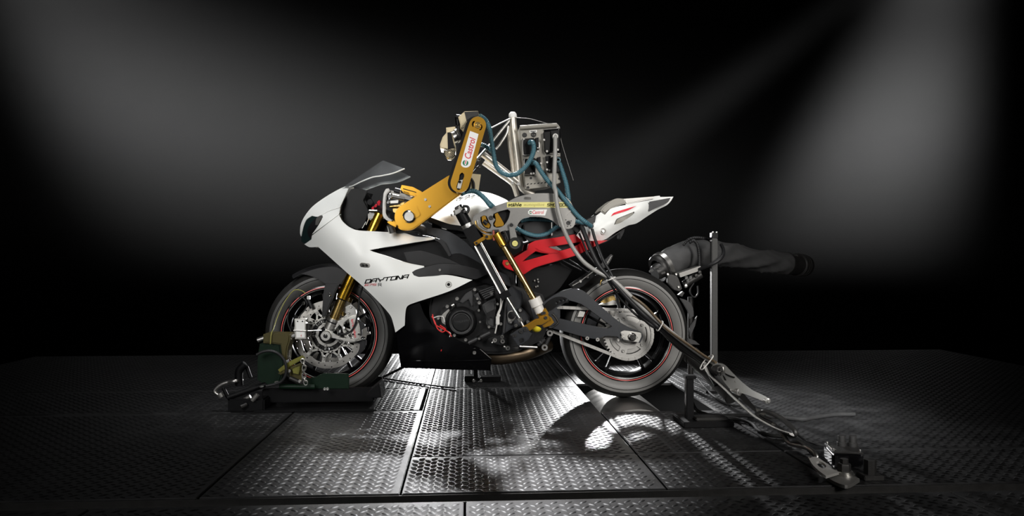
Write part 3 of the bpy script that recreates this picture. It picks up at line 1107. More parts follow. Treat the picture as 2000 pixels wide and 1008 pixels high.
tc_ = P(740, 425, 0)
box('triple_clamp', tc_, (0.07, 0.25, 0.035), ALUD, bike, bevel=0.006)
box('steering_head', tc_ + Vector((0.05, 0, -0.05)), (0.10, 0.10, 0.12), BLACK, bike, bevel=0.01)
prism('cockpit_panel', K('1', (900, 310), (1000, 330), (960, 420), (1010, 520), (960, 660), (900, 680), (820, 640), (775, 590), (760, 520), (790, 420), (850, 320)), -0.10, -0.09, BLACK, bike, bevel=0.002, mirror=True)
prism('cockpit_core', K('1', (820, 360), (1000, 360), (1100, 520), (1200, 700), (900, 690), (800, 600)), -0.02, 0.02, BLACK, bike, bevel=0.002)
inst = prism('instrument_pod', K('1', (870, 330), (930, 350), (990, 440), (1000, 490), (985, 500), (950, 450), (880, 390)), -0.085, 0.085, BLACK, bike, bevel=0.006)
for px, py, r in K('1', (1020, 435, 0.013), (1060, 480, 0.010), (1125, 400, 0.013)):
    rod('cap', P(px, py, -0.11), P(px, py, -0.07), r, DARK, inst)
for px, py, r in K('1', (1045, 490, 0.006), (1070, 470, 0.006), (1098, 440, 0.0075), (1100, 455, 0.005)):
    rod('adjuster', P(px, py, -0.13), P(px + 2, py - 2, -0.10), r, INKR, inst, label='red adjuster')
rod('lever', P(*K1('1', 1010, 510), -0.14), P(*K1('1', 1125, 515), -0.14), 0.005, STEEL, bike)
rod('handlebar', P(*K1('1', 1100, 500), -0.11), P(*K1('1', 1230, 560), -0.33), 0.016, BLACK, bike)
rod('handlebar', Vector((P(*K1('1', 1100, 500), -0.11).x, 0.11, P(*K1('1', 1100, 500), -0.11).z)), Vector((P(*K1('1', 1230, 560), -0.33).x, 0.33, P(*K1('1', 1230, 560), -0.33).z)), 0.016, BLACK, bike)
for pts in (((985, 640), (1010, 580)), ((950, 670), (985, 610))):
    rod('cable_end', P(*K1('1', *pts[0]), -0.13), P(*K1('1', *pts[1]), -0.13), 0.002, STEEL, bike)

# windscreen
WS = TPS([(664, 369, 0), (705, 340, 0), (746, 314, 0), (768, 319, -0.09), (790, 329.5, -0.165), (744, 343, -0.16), (727, 346, -0.155), (707, 353.5, -0.145), (690, 362, -0.12), (681, 366, -0.08), (735, 325, -0.035), (720, 345, -0.12), (760, 330, -0.11), (700, 350, -0.06)])
ws = shell('windscreen', K('1', (752, 318), (860, 245), (1000, 150), (1130, 65), (1150, 66), (1240, 100), (1330, 135), (1230, 175), (1120, 200), (1040, 213), (950, 248), (875, 285), (830, 300)), WS, ACRYLIC, bike, thick=0.003, step=7, mirror=True, label='clear windscreen half')
edge = [P(px, py, float(WS([px], [py])[0])) for px, py in K('1', (1330, 135), (1230, 175), (1120, 200), (1040, 213), (950, 248), (875, 285), (835, 300))]
tube('lit_screen_edge', edge, 0.0030, WHITE, bike, label='lower edge with its gleam painted white')  # white tube paints the light caught in the clear acrylic edge
tube('lit_screen_edge', [Vector((p.x, -p.y, p.z)) for p in edge], 0.0030, WHITE, bike, label='lower edge with its gleam painted white')

# ---------------------------------------------- tank, seat, tail
TK = TPS([(800, 420, -0.10), (818, 405, -0.06), (850, 392, -0.02), (883, 383, 0), (903, 378, 0), (930, 374, 0), (954, 376, 0), (976, 383, 0), (996, 394, -0.01), (1006, 415, -0.09), (1004, 445, -0.12), (835, 420, -0.16), (879, 438, -0.172),
          (927, 443, -0.165), (930, 386, -0.085), (930, 402, -0.135), (890, 398, -0.08), (890, 415, -0.15), (960, 395, -0.08), (965, 420, -0.14), (850, 408, -0.12)])
tank = shell('fuel_tank', [(800, 430), (805, 412), (824, 400), (850, 390), (883, 380), (903, 377), (930, 374), (954, 376.5), (976, 384), (994, 394), (1004, 412), (1004, 442), (960, 443), (927, 443), (899, 441), (879, 438), (855, 431), (835, 427)],
             TK, WHITE, bike, thick=0.004, step=4, mirror=True)[0]
lettering('tank_lettering', stroke_tris('TRIUMPH', GLY, 0.2), (872, 391), (944, 382.0), (878, 384.5), TK, INK, tank, lift=0.016, thick=0.001, sub=3, label='black lettering')
prism('tank_trim', K('d', (330, 330), (390, 322), (480, 352), (600, 392), (720, 410), (850, 440), (860, 560), (740, 470), (560, 440), (470, 400)), -0.19, -0.15, BLACK, bike, bevel=0.004, mirror=True, n=4)
prism('tank_tab', K('d', (512, 428), (560, 440), (572, 448), (525, 438)), -0.192, -0.188, STEEL, bike, bevel=0.0005)
box('airbox', P(900, 440, 0) + Vector((0.04, 0.0, 0)), (0.34, 0.26, 0.12), BLACK, bike, bevel=0.02)
prism('seat', [(1000, 420), (1012, 405), (1030, 418), (1060, 440), (1100, 446), (1140, 432), (1165, 420), (1160, 446), (1130, 458), (1040, 470), (1005, 470)], -0.125, 0.125, DARK, bike, bevel=0.018)
TL = TPS([K1('8', *q[:2]) + (q[2],) for q in ((105, 535, -0.135), (270, 555, -0.125), (400, 548, -0.11), (270, 450, -0.145), (400, 450, -0.135), (280, 345, -0.10), (370, 290, -0.10), (470, 240, -0.095), (600, 205, -0.09), (600, 350, -0.125),
                                              (640, 405, -0.095), (800, 260, -0.10), (880, 150, -0.07), (950, 112, -0.055), (1000, 180, -0.062), (1085, 122, -0.03), (820, 320, -0.07), (930, 250, -0.05), (720, 385, -0.08), (520, 470, -0.10))])
tailo = K('8', (105, 535), (150, 475), (190, 430), (280, 345), (370, 275), (410, 300), (470, 240), (600, 205), (880, 150), (900, 118), (950, 112), (955, 125), (1085, 122), (1060, 165), (1020, 205), (930, 250), (820, 320), (720, 385), (640, 405), (520, 470), (400, 548), (270, 556))
tail = shell('tail_fairing', tailo, TL, WHITE, bike, thick=0.003, step=7, mirror=True, holes=[K('8', (500, 400), (525, 345), (560, 325), (700, 268), (700, 285), (640, 335), (560, 385))])[0]
prism('tail_core', K('8', (150, 500), (290, 360), (420, 320), (600, 225), (880, 165), (1060, 132), (1030, 180), (900, 240), (700, 350), (520, 440), (400, 520)), -0.085, 0.085, DARK, bike, bevel=0.004, n=3)
prism('seat_cowl', K('8', (598, 142), (700, 135), (900, 119), (893, 140), (620, 200), (606, 180)), -0.075, 0.075, WHITE2, bike, bevel=0.008, n=3)
prism('tail_cap', K('8', (880, 150), (900, 118), (950, 112), (955, 124), (1085, 122), (1050, 165), (960, 150)), -0.045, 0.045, WHITE, bike, bevel=0.004, n=3)
prism('pillion_pad', K('8', (368, 262), (400, 222), (500, 148), (540, 138), (596, 141), (618, 188), (480, 236), (412, 298)), -0.082, 0.082, CREAMG, bike, bevel=0.014, n=4, label='grey pillion pad')
shell('tail_stripe', K('8', (470, 315), (500, 280), (720, 212), (640, 255), (500, 300)), lambda x, y: TL(x, y) - 0.0012, INKR, tail, thick=0.001, step=6, label='red stripe')
shell('tail_vent', K('8', (508, 396), (530, 348), (562, 330), (690, 275), (690, 285), (640, 330), (558, 380)), lambda x, y: TL(x, y) + 0.010, CREAMG, tail, thick=0.003, step=6)
px, py = K1('8', 393, 462)
y0 = float(TL([px], [py])[0])
lathe('tail_fastener', [(0, -0.001), (0.009, -0.001), (0.0105, -0.003), (0.0145, -0.003), (0.0155, 0.003)], P(px, py, y0), ALUD, tail, seg=28)
bolt(tail, P(px, py, y0 - 0.002), 0.006, STEEL)
prism('tail_light', K('8', (1000, 165), (1060, 128), (1082, 124), (1050, 170), (1020, 195)), -0.06, 0.06, STICKER_W, bike, bevel=0.003, n=3)
prism('plate_bracket', K('8', (560, 470), (605, 430), (600, 470), (565, 540), (553, 530)), -0.03, 0.03, BLACK, bike, bevel=0.003, n=3)
prism('undertray', K('8', (-300, 640), (0, 560), (270, 552), (420, 545), (640, 410), (600, 440), (420, 570), (200, 640), (-100, 760)), -0.10, 0.10, BLACK, bike, bevel=0.004, n=3)

# red rear subframe
sub = prism('subframe', K('4', (424, 650), (432, 622), (490, 618), (560, 580), (628, 540), (640, 490), (700, 462), (860, 438), (1020, 410), (1100, 470), (1200, 462), (1290, 460), (1200, 500), (1050, 575), (900, 622), (760, 662), (680, 690), (605, 738), (520, 712), (450, 685)),
            -0.158, -0.115, RED, bike, bevel=0.014, mirror=True, n=4,
            holes=[K('4', (590, 634), (640, 590), (700, 548), (740, 560), (812, 572), (720, 598)), K('4', (802, 514), (860, 506), (1075, 472), (1040, 500), (905, 545), (870, 538))])[0]
prism('subframe_rib', K('4', (690, 520), (760, 510), (900, 552), (880, 570), (800, 568), (720, 545)), -0.163, -0.150, RED, sub, bevel=0.005, n=3)
prism('subframe_insert', K('4', (800, 512), (868, 508), (912, 538), (880, 544)), -0.150, -0.142, ALUD, sub, bevel=0.001, n=1)
bolt(sub, P(*K1('4', 465, 650), -0.157), 0.009, BRASS)
prism('subframe_cover', K('4', (600, 600), (700, 540), (1000, 470), (1080, 470), (900, 560), (640, 650)), -0.110, -0.09, BLACK, bike, bevel=0.002, n=1)


# ---------------------------------------------- swingarm, chain, sprockets
sw = prism('swingarm', K('7', (-150, 330), (-60, 300), (0, 262), (60, 232), (130, 214), (190, 224), (240, 262), (330, 345), (430, 428), (500, 468), (580, 500), (592, 530), (572, 572), (505, 560), (440, 548), (425, 530), (345, 525), (290, 545),
                                      (200, 530), (100, 502), (-20, 470), (-120, 440)), -0.155, -0.118, DARKGREY, bike, bevel=0.007, n=4,
           holes=[K('7', (25, 340), (110, 292), (190, 318), (290, 390), (388, 462), (362, 476), (200, 446), (40, 410))])
prism('swingarm', K('7', (-150, 330), (0, 262), (130, 214), (190, 224), (240, 262), (330, 345), (430, 428), (580, 500), (572, 572), (440, 548), (345, 525), (200, 530), (-20, 470), (-120, 440)), 0.155, 0.118, DARKGREY, bike, bevel=0.007, n=2)
box('swingarm_bridge', P(*K1('7', -40, 380), 0), (0.10, 0.24, 0.10), DARKGREY, bike, bevel=0.015)
adj = prism('axle_plate', K('7', (445, 500), (470, 490), (580, 505), (580, 530), (562, 568), (500, 556), (452, 545)), -0.160, -0.150, ALU, sw, bevel=0.002, n=2)
a0 = P(*K1('7', 520, 532), -0.16)
lathe('axle_nut', [(0, -0.022), (0.007, -0.022), (0.008, -0.018), (0.013, -0.018), (0.015, -0.014), (0.015, 0), (0.018, 0), (0.018, 0.004), (0, 0.004)], a0, CASTIRON, sw, seg=6, smooth=20)
lathe('axle_washer', [(0.008, 0.0), (0.0195, 0.0), (0.0195, 0.004), (0.008, 0.004)], a0, CHROME, sw, seg=28, closed_profile=True)
for px, py in ((455, 515), (428, 553), (549, 535), (465, 540)):
    bolt(sw, P(*K1('7', px, py), -0.161), 0.006, STEEL)
for px, py in ((224, 540), (292, 548)):
    lathe('paddock_lug', [(0.003, -0.006), (0.0085, -0.006), (0.0085, 0.02), (0.003, 0.02)], P(*K1('7', px, py), -0.15), STEEL, sw, seg=20, closed_profile=True)
YC = -0.104
SC = Vector((AR.x, YC, AR.z))
RS, RF_ = 0.113, 0.034
FS = P(1030, 612, YC)
# sprocket with teeth
bm = bmesh.new()
N = 44
out = []
for i in range(N):
    for da, r_ in ((-0.3, RS - 0.005), (-0.12, RS + 0.004), (0.12, RS + 0.004), (0.3, RS - 0.005)):
        t = 2 * PI * (i + da) / N
        out.append(Vector((r_ * math.cos(t), r_ * math.sin(t))))
hl = [[Vector((0.048 * math.cos(t), 0.048 * math.sin(t))) for t in np.linspace(0, 2 * PI, 33)[:-1]]]
for k in range(5):
    c0 = 2 * PI * k / 5
    hl.append([Vector((rr * math.cos(c0 + aa), rr * math.sin(c0 + aa))) for rr, aa in [(0.090, a) for a in np.linspace(-0.42, 0.42, 9)] + [(0.066, a) for a in np.linspace(0.36, -0.36, 8)]])
v, tris = cdt(out, hl)
fa = [bm.verts.new((SC.x + q.x, YC - 0.003, SC.z + q.y)) for q in v]
fb = [bm.verts.new((SC.x + q.x, YC + 0.003, SC.z + q.y)) for q in v]
for t in tris:
    bm.faces.new([fa[i] for i in t])
    bm.faces.new([fb[i] for i in reversed(t)])
ia = {x: i for i, x in enumerate(fa)}
for e in [e for e in bm.edges if len(e.link_faces) == 1 and e.verts[0] in ia]:
    i, j = ia[e.verts[0]], ia[e.verts[1]]
    bm.faces.new((fa[i], fb[i], fb[j], fa[j]))
spk = obj('rear_sprocket', bm, ZINC, bike, 30)
lathe('sprocket_carrier', [(0.018, -0.012), (0.046, -0.012), (0.05, -0.006), (0.086, -0.004), (0.09, 0.002), (0.09, 0.03), (0.018, 0.03)], SC + Vector((0, 0.008, 0)), ZINC, bike, seg=56)
lathe('bearing_cap', [(0.0, -0.024), (0.028, -0.024), (0.034, -0.018), (0.034, 0)], SC, ALU, bike, seg=40)
for k in range(5):
    t = 2 * PI * k / 5 + PI / 5
    bolt(spk, SC + Vector((0.078 * math.cos(t), -0.006, 0.078 * math.sin(t))), 0.007, STEEL)
rod('rear_axle', AR + Vector((0, -0.17, 0)), AR + Vector((0, 0.17, 0)), 0.012, STEEL, bike)
ring('rear_brake_disc', 0.075, 0.11, 0.095, 0.10, AR, DISC, bike)
# chain path
dv = Vector((FS.x - SC.x, FS.z - SC.z))
dl = dv.length
base = math.atan2(dv.y, dv.x)
al = math.acos((RS - RF_) / dl)
pts = []
t0, t1 = base + al, base - al + 2 * PI
for i in range(61):
    t = t0 + (t1 - t0) * i / 60
    pts.append(Vector((SC.x + RS * math.cos(t), SC.z + RS * math.sin(t))))
u0, u1 = base - al, base + al
for i in range(17):
    t = u0 + (u1 - u0) * i / 16
    pts.append(Vector((FS.x + RF_ * math.cos(t), FS.z + RF_ * math.sin(t))))
pts.append(pts[0])
acc = [0]
for a, b in zip(pts, pts[1:]):
    acc.append(acc[-1] + (b - a).length)
NL = int(acc[-1] / 0.0159) // 2 * 2
pos = []
j = 0
for i in range(NL):
    s_ = acc[-1] * i / NL
    while acc[j + 1] < s_:
        j += 1
    pos.append(pts[j].lerp(pts[j + 1], (s_ - acc[j]) / (acc[j + 1] - acc[j])))
bm = bmesh.new()
for i in range(NL):
    a, b = pos[i], pos[(i + 1) % NL]
    d = Vector((b.x - a.x, 0, b.y - a.y))
    R = beam_rot(d, (-d.z, 0, d.x))
    c0 = Vector(((a.x + b.x) / 2, YC, (a.y + b.y) / 2))
    o_ = 0.0088 if i % 2 else 0.0062
    for s in (-1, 1):
        box_bm(bm, c0 + Vector((0, s * o_, 0)), (d.length + 0.0095, 0.0022, 0.0135), R, 0)
    rod_bm(bm, Vector((a.x, YC - 0.0105, a.y)), Vector((a.x, YC + 0.0105, a.y)), 0.0042, seg=8)
obj('drive_chain', bm, ZINC, bike, 30)
lathe('front_sprocket', [(0.012, -0.004), (RF_ + 0.003, -0.004), (RF_ + 0.003, 0.004), (0.012, 0.004)], FS, STEEL, bike, seg=17, closed_profile=True, smooth=20)
prism('chain_guard', K('7', (-60, 330), (-20, 290), (30, 268), (80, 272), (108, 290), (100, 305), (40, 320), (0, 350), (-40, 370)), -0.165, -0.150, BLACK, bike, bevel=0.003, n=4,
      holes=[circle_px(*K1('7', x, y), 2.6, n=10) for x, y in ((95, 290), (72, 290), (48, 296), (25, 308))])
prism('chain_slider', K('7', (160, 400), (175, 360), (212, 368), (200, 400)), -0.110, -0.09, ALU, bike, bevel=0.001, n=1)
prism('caliper_rear_bracket', K('7', (300, 320), (380, 292), (430, 300), (420, 320), (350, 325)), 0.11, 0.13, STEEL, bike, bevel=0.002, n=2)
prism('hugger', K('7', (300, 300), (340, 265), (420, 240), (440, 300), (400, 290), (340, 310)), 0.10, 0.12, BRASS, bike, bevel=0.002, n=3)
tube('axle_lead', [P(*K1('7', 310, 190), -0.13), P(*K1('7', 318, 160), -0.13), P(*K1('7', 330, 150), -0.12)], 0.004, BRASS, bike)

# ---------------------------------------------- engine
eng = prism('engine_block', [(845, 565), (900, 545), (960, 540), (1010, 560), (1060, 575), (1075, 620), (1060, 665), (1000, 690), (930, 690), (880, 680), (850, 650), (838, 610)], -0.150, 0.150, ENGINE, bike, bevel=0.012)
prism('cylinder_block', [(830, 500), (1000, 500), (1010, 580), (860, 590)], -0.135, 0.135, BLACK, bike, bevel=0.01, n=1)
ac = P(*K1('f', 385, 560), -0.20)
acv = lathe('alternator_cover', [(0, -0.030), (0.036, -0.029), (0.038, -0.026), (0.038, -0.022), (0.041, -0.021), (0.046, -0.024), (0.050, -0.024), (0.0525, -0.020), (0.053, -0.008), (0.060, -0.004), (0.066, 0.004), (0.070, 0.020), (0.070, 0.07), (0, 0.07)], ac,
            ENGINE, bike, seg=64)
ring('cover_ring', 0.0475, 0.0530, -0.0262, -0.018, ac, ENGINEGREY, acv)
lettering('cover_lettering', stroke_tris('TRIUMPH', GLY, 0.24, shear=0), K1('f', 305, 578), K1('f', 480, 552), K1('f', 303, 553), ac.y - 0.030, ENGINEGREY, acv, lift=0.0, thick=0.001, label='raised lettering')
prism('clutch_housing', K('f', (320, 340), (360, 320), (460, 200), (540, 150), (560, 200), (590, 330), (600, 400), (560, 440), (420, 400), (330, 400)), -0.185, -0.14, ENGINE, eng, bevel=0.004, n=3)
prism('housing_rib', K('f', (365, 310), (440, 210), (520, 165), (525, 250), (520, 360), (480, 275), (400, 330)), -0.195, -0.18, ENGINEGREY, eng, bevel=0.003, n=2)
prism('housing_rib', K('f', (475, 280), (490, 275), (525, 350), (510, 365)), -0.20, -0.185, ENGINEGREY, eng, bevel=0.002, n=1)
prism('starter_cover', K('f', (110, 470), (130, 410), (200, 360), (300, 330), (320, 400), (230, 450), (200, 560), (210, 640), (150, 600), (100, 530)), -0.18, -0.14, ENGINE, eng, bevel=0.004, n=3)
prism('gasket_edge', K('f', (150, 470), (230, 400), (240, 420), (190, 500), (190, 600), (150, 570), (130, 520)), -0.186, -0.17, ALU, eng, bevel=0.002, n=3)
rod('idle_boss', P(*K1('f', 265, 365), -0.19), P(*K1('f', 300, 345), -0.19), 0.009, ALU, eng)
prism('crankcase_cover', K('f', (640, 350), (720, 300), (805, 268), (812, 440), (806, 640), (730, 620), (690, 585), (690, 480), (660, 420)), -0.195, -0.14, ENGINEGREY, eng, bevel=0.008, n=3)
prism('cover_boss', K('f', (690, 500), (700, 450), (800, 400), (805, 560), (790, 530), (740, 500), (720, 545)), -0.203, -0.19, ENGINE, eng, bevel=0.003, n=3)
for k in range(5):
    a, b = K1('f', 600 + k * 18, 190 + k * 22), K1('f', 790 - k * 2, 120 + k * 26)
    rod('cooling_fin', P(*a, -0.165), P(*b, -0.165), 0.006, ENGINEGREY, eng)
prism('coolant_elbow', K('f', (540, 230), (590, 200), (610, 250), (630, 290), (600, 300), (570, 280)), -0.20, -0.16, ENGINEGREY, eng, bevel=0.006, n=3)
for px, py, r in ((550, 163, 0.0068), (332, 275, 0.0075), (212, 370, 0.007), (605, 325, 0.0072), (755, 208, 0.007), (580, 275, 0.005), (100, 515, 0.006), (135, 655, 0.006), (300, 725, 0.0065), (438, 782, 0.0065), (603, 765, 0.005), (600, 418, 0.005),
                  (725, 622, 0.0055), (615, 560, 0.004), (870, 585, 0.0065), (885, 742, 0.0075), (830, 340, 0.005), (545, 940, 0.0075)):
    bolt(eng, P(*K1('f', px, py), -0.206), r, STEEL, 0.006)
# oil lines and lower covers
rod('oil_line', P(*K1('f', 470, 820), -0.19), P(*K1('f', 740, 690), -0.19), 0.010, ENGINEGREY, bike)
rod('oil_line_clamp', P(*K1('f', 590, 775), -0.195), P(*K1('f', 625, 750), -0.195), 0.013, ENGINE, bike)
prism('hanger_plate', K('g', (0, 90), (120, 0), (250, 60), (265, 140), (235, 250), (290, 300), (350, 370), (340, 420), (250, 480), (120, 520), (0, 600), (20, 400)), -0.195, -0.165, DARKGREY, bike, bevel=0.006, n=3)
hp = prism('pivot_boss', slot_px(*K1('g', 122, 350), 8.5, *K1('g', 108, 430), 4.5), -0.206, -0.19, ALU, bike, bevel=0.002, raw=True)
lathe('pivot_cap', [(0, -0.006), (0.015, -0.006), (0.017, -0.003), (0.017, 0)], P(*K1('g', 122, 352), -0.206), DARK, hp, seg=28)
for px, py in ((225, 292), (175, 478), (320, 437), (112, 432)):
    rod('boss', P(*K1('g', px, py), -0.205), P(*K1('g', px, py), -0.17), 0.011, ENGINE, hp)
    bolt(hp, P(*K1('g', px, py), -0.207), 0.0065, STEEL)
prism('shift_linkage', K('f', (710, 770), (770, 745), (880, 720), (940, 770), (945, 830), (890, 850), (800, 830), (740, 810)), -0.212, -0.19, ENGINE, bike, bevel=0.003, n=3)
for px, py in ((795, 785), (893, 797), (955, 880)):
    lathe('linkage_boss', [(0.004, -0.008), (0.0095, -0.008), (0.0115, -0.005), (0.0115, 0.008), (0.004, 0.008)], P(*K1('f', px, py), -0.215), STEEL, bike, seg=24, closed_profile=True)
rod('linkage_pin', P(*K1('f', 905, 860), -0.21), P(*K1('f', 955, 880), -0.215), 0.006, STEEL, bike)
rod('linkage_pin', P(*K1('f', 760, 820), -0.215), P(*K1('f', 795, 785), -0.215), 0.004, STEEL, bike)
rod('vent_pipe', P(*K1('f', 940, 270), -0.205), P(*K1('f', 905, 690), -0.2), 0.006, ENGINEGREY, bike)
tube('harness', [P(*K1('f', 875, 260), -0.215), P(*K1('f', 865, 380), -0.215), P(*K1('f', 830, 470), -0.215), P(*K1('f', 820, 600), -0.215), P(*K1('f', 800, 700), -0.21)], 0.0032, WIRE, bike)
tube('harness', [P(*K1('f', 900, 280), -0.215), P(*K1('f', 870, 400), -0.215), P(*K1('f', 840, 480), -0.215)], 0.0022, WIRE, bike)
box('harness_plug', P(*K1('f', 832, 540), -0.216), (0.016, 0.010, 0.040), WIRE, bike, bevel=0.003)
box('harness_plug', P(*K1('f', 842, 480), -0.216), (0.016, 0.010, 0.014), WIRE, bike, bevel=0.003)
red = []
for pts in (((30, 465), (45, 540), (75, 600), (150, 640), (230, 690), (265, 740)), ((20, 490), (60, 560), (90, 640), (150, 685), (190, 650), (120, 600)), ((40, 510), (110, 490), (160, 500), (180, 560)), ((150, 640), (200, 670), (250, 700), (240, 745))):
    tube('loose_wire', [P(*K1('f', *q), -0.21 - 0.003 * k) for k, q in enumerate(pts)], 0.0024, REDLED if len(pts) != 4 else WIRE, bike)

# belly pan, exhaust
pan = TPS([(775, 650, -0.145), (782, 718, -0.12), (870, 722, -0.12), (959, 723, -0.12), (959, 700, -0.165), (925, 675, -0.19), (880, 660, -0.195), (840, 640, -0.19), (800, 620, -0.19), (792, 600, -0.2), (800, 690, -0.175), (880, 690, -0.18), (960, 705, -0.16), (830, 705, -0.165)])
bp = shell('belly_pan', K('6', (60, 545), (130, 485), (140, 350), (175, 325), (250, 300), (290, 400), (345, 480), (430, 540), (520, 590), (640, 640), (740, 670), (838, 762), (832, 856), (500, 848), (98, 834), (75, 690)), pan, GLOSSBLACK, bike, thick=0.004, step=8, mirror=True)[0]
prism('belly_floor', K('6', (110, 700), (500, 740), (830, 770), (828, 850), (500, 842), (104, 828)), -0.115, 0.115, BLACK, bike, bevel=0.004, n=1)
tube('pan_crease', [P(px_, py_, float(pan([px_], [py_])[0]) + 0.001) for px_, py_ in K('6', (100, 775), (250, 776), (400, 777), (600, 775), (825, 768))], 0.0045, GLOSSBLACK, bp)
rod('pan_edge', P(*K1('6', 745, 680), -0.185), P(*K1('6', 838, 760), -0.17), 0.002, STEEL, bike)
bolt(bp, P(*K1('6', 700, 712), -0.190), 0.007, STEEL)
rod('pan_clip', P(*K1('6', 425, 698), -0.2), P(*K1('6', 430, 684), -0.2), 0.002, REDLED, bike)
tube('exhaust_pipe', [P(*K1('6', 800, 740), -0.06), P(*K1('6', 900, 745), -0.06), P(*K1('6', 1050, 725), -0.05), P(*K1('6', 1180, 690), -0.03), P(*K1('6', 1300, 640), 0.03)], 0.036, mat('heat_tinted_pipe', (0.10, 0.075, 0.05), 0.35, 0.9), bike, seg=20)
rod('silencer', P(*K1('6', 950, 700), 0.05), P(*K1('6', 1250, 660), 0.05), 0.06, BLACK, bike, seg=28)
# rear linkage, foot peg hanger
for a, b in (((530, 640), (440, 720)), ((610, 560), (530, 740)), ((400, 630), (490, 700))):
    rod('suspension_link', P(*K1('g', *a), -0.10), P(*K1('g', *b), -0.10), 0.010, ENGINEGREY, bike)
for px, py in ((590, 570), (525, 745)):
    lathe('link_bearing', [(0.006, -0.01), (0.014, -0.01), (0.016, -0.007), (0.016, 0.01), (0.006, 0.01)], P(*K1('g', px, py), -0.115), STEEL, bike, seg=28, closed_profile=True)
rod('side_stand', P(*K1('g', 215, 735), -0.16), P(*K1('g', 435, 745), -0.15), 0.007, STEEL, bike)
prism('rear_footrest', K('8', (370, 790), (420, 740), (475, 690), (492, 700), (470, 750), (430, 810), (390, 830)), -0.16, -0.13, DARK, bike, bevel=0.003, n=3)
for k in range(4):
    a, b = K1('8', 415 + k * 14, 790 - k * 22), K1('8', 450 + k * 10, 760 - k * 18)
    rod('footrest_rib', P(*a, -0.162), P(*b, -0.162), 0.002, STEEL, bike)
prism('rear_hanger', K('8', (60, 990), (300, 830), (420, 800), (330, 880), (200, 1000), (110, 1040)), -0.13, -0.11, BLACK, bike, bevel=0.003, n=2)
for a, b in (((90, 1000), (175, 950)), ((180, 945), (300, 855)), ((60, 740), (250, 870)), ((-100, 700), (180, 850))):
    rod('hanger_rod', P(*K1('8', *a), -0.132), P(*K1('8', *b), -0.132), 0.0035, STEEL if a[1] > 800 else DARK, bike)
for px, py in ((238, 912), (170, 955), (380, 985)):
    bolt(bike, P(*K1('8', px, py), -0.134), 0.006, STEEL)
for px, py in ((690, 790), (715, 780), (720, 800), (700, 840), (715, 835)):
    bolt(bike, P(*K1('4', px, py), -0.10), 0.0035, STEEL)
prism('shock_cover', K('4', (560, 720), (640, 700), (760, 680), (900, 640), (1000, 700), (900, 850), (760, 960), (620, 960), (560, 860)), -0.09, 0.09, BLACK, bike, bevel=0.006, n=2)

# ------------------------------------------------------------------ riding robot strapped to the seat
robot = thing('riding_robot', 'gold and silver riding robot with jointed arms, strapped over the tank and seat', 'robot', (P(1000, 420, 0).x, 0, P(1000, 420, 0).z))


def bar_px(a, b, w1, w2=None):
    """four-cornered outline of a bar from a to b, widths in pixels"""
    w2 = w1 if w2 is None else w2
    d = Vector((b[0] - a[0], b[1] - a[1])).normalized()
    n = Vector((-d.y, d.x))
    return [(a[0] + n.x * w1 / 2, a[1] + n.y * w1 / 2), (b[0] + n.x * w2 / 2, b[1] + n.y * w2 / 2), (b[0] - n.x * w2 / 2, b[1] - n.y * w2 / 2), (a[0] - n.x * w1 / 2, a[1] - n.y * w1 / 2)]


def logo_mark(cx, cy, r, y, parent, ang=0.0):
    """round green and white emblem with a red bar"""
    def disc(name, m, pts, lift):
        prism(name, pts, y - lift, y - lift + 0.0006, m, parent, bevel=0, raw=True)
    c, s = math.cos(ang), math.sin(ang)
    tf_ = lambda q: (cx + c * q[0] - s * q[1], cy + s * q[0] + c * q[1])
    disc('emblem_ring', STICKER_W, circle_px(cx, cy, r * 1.08, n=28), 0.0006)
    disc('emblem_disc', INKG, circle_px(cx, cy, r, n=28), 0.0012)
    disc('emblem_band', STICKER_W, [tf_(q) for q in ((-r * 0.1, -r * 0.38), (r * 1.0, -r * 0.38), (r * 1.0, r * 0.38), (-r * 0.72, r * 0.38), (-r * 0.85, r * 0.05))], 0.0018)
    disc('emblem_bar', INKR, [tf_(q) for q in ((-r * 0.3, -r * 0.14), (r * 1.0, -r * 0.14), (r * 1.0, r * 0.14), (-r * 0.5, r * 0.14))], 0.0024)


# upper arm
YU = -0.385
ua = K1('3', 825, 172)
ub = K1('3', 690, 612)
housing = prism('arm_housing', slot_px(ua[0] - 5.5, ua[1] + 1, 17.6, ub[0] - 4.5, ub[1] - 1, 19.2), YU + 0.012, YU + 0.085, BLACK, robot, bevel=0.004, raw=True)
upper = prism('upper_arm', slot_px(ua[0], ua[1], 16.6, ub[0], ub[1], 18.2), YU, YU + 0.013, GOLD, robot, bevel=0.0015, raw=True,
              holes=[K('3', (690, 545), (708, 530), (724, 545), (722, 565), (712, 590), (700, 640), (690, 662), (668, 655), (664, 640), (684, 580)), K('3', (800, 140), (806, 143), (793, 165), (796, 182), (788, 186), (781, 165), (788, 145)),
                     K('3', (848, 165), (858, 170), (862, 188), (852, 208), (840, 213), (836, 206), (848, 198), (852, 184))])
lathe('joint_screw', [(0, -0.008), (0.006, -0.008), (0.007, -0.004), (0.013, -0.004), (0.014, 0)], P(*ua, YU), BRASS, upper, seg=24)
prism('arm_latch', K('3', (682, 592), (714, 585), (696, 655), (668, 650)), YU - 0.006, YU + 0.02, ALU, upper, bevel=0.001, n=1)
rod('latch_pin', P(*K1('3', 690, 602), YU - 0.012), P(*K1('3', 690, 602), YU), 0.006, CHROME, upper)
bolt(upper, P(*K1('3', 677, 655), YU - 0.001), 0.004, BLACK)
stk = prism('arm_sticker', K('3', (768, 216), (832, 240), (772, 470), (758, 488), (735, 494), (712, 488), (700, 474), (700, 458)), YU - 0.001, YU, STICKER_W, upper, bevel=0, n=2, label='white sticker with red lettering')
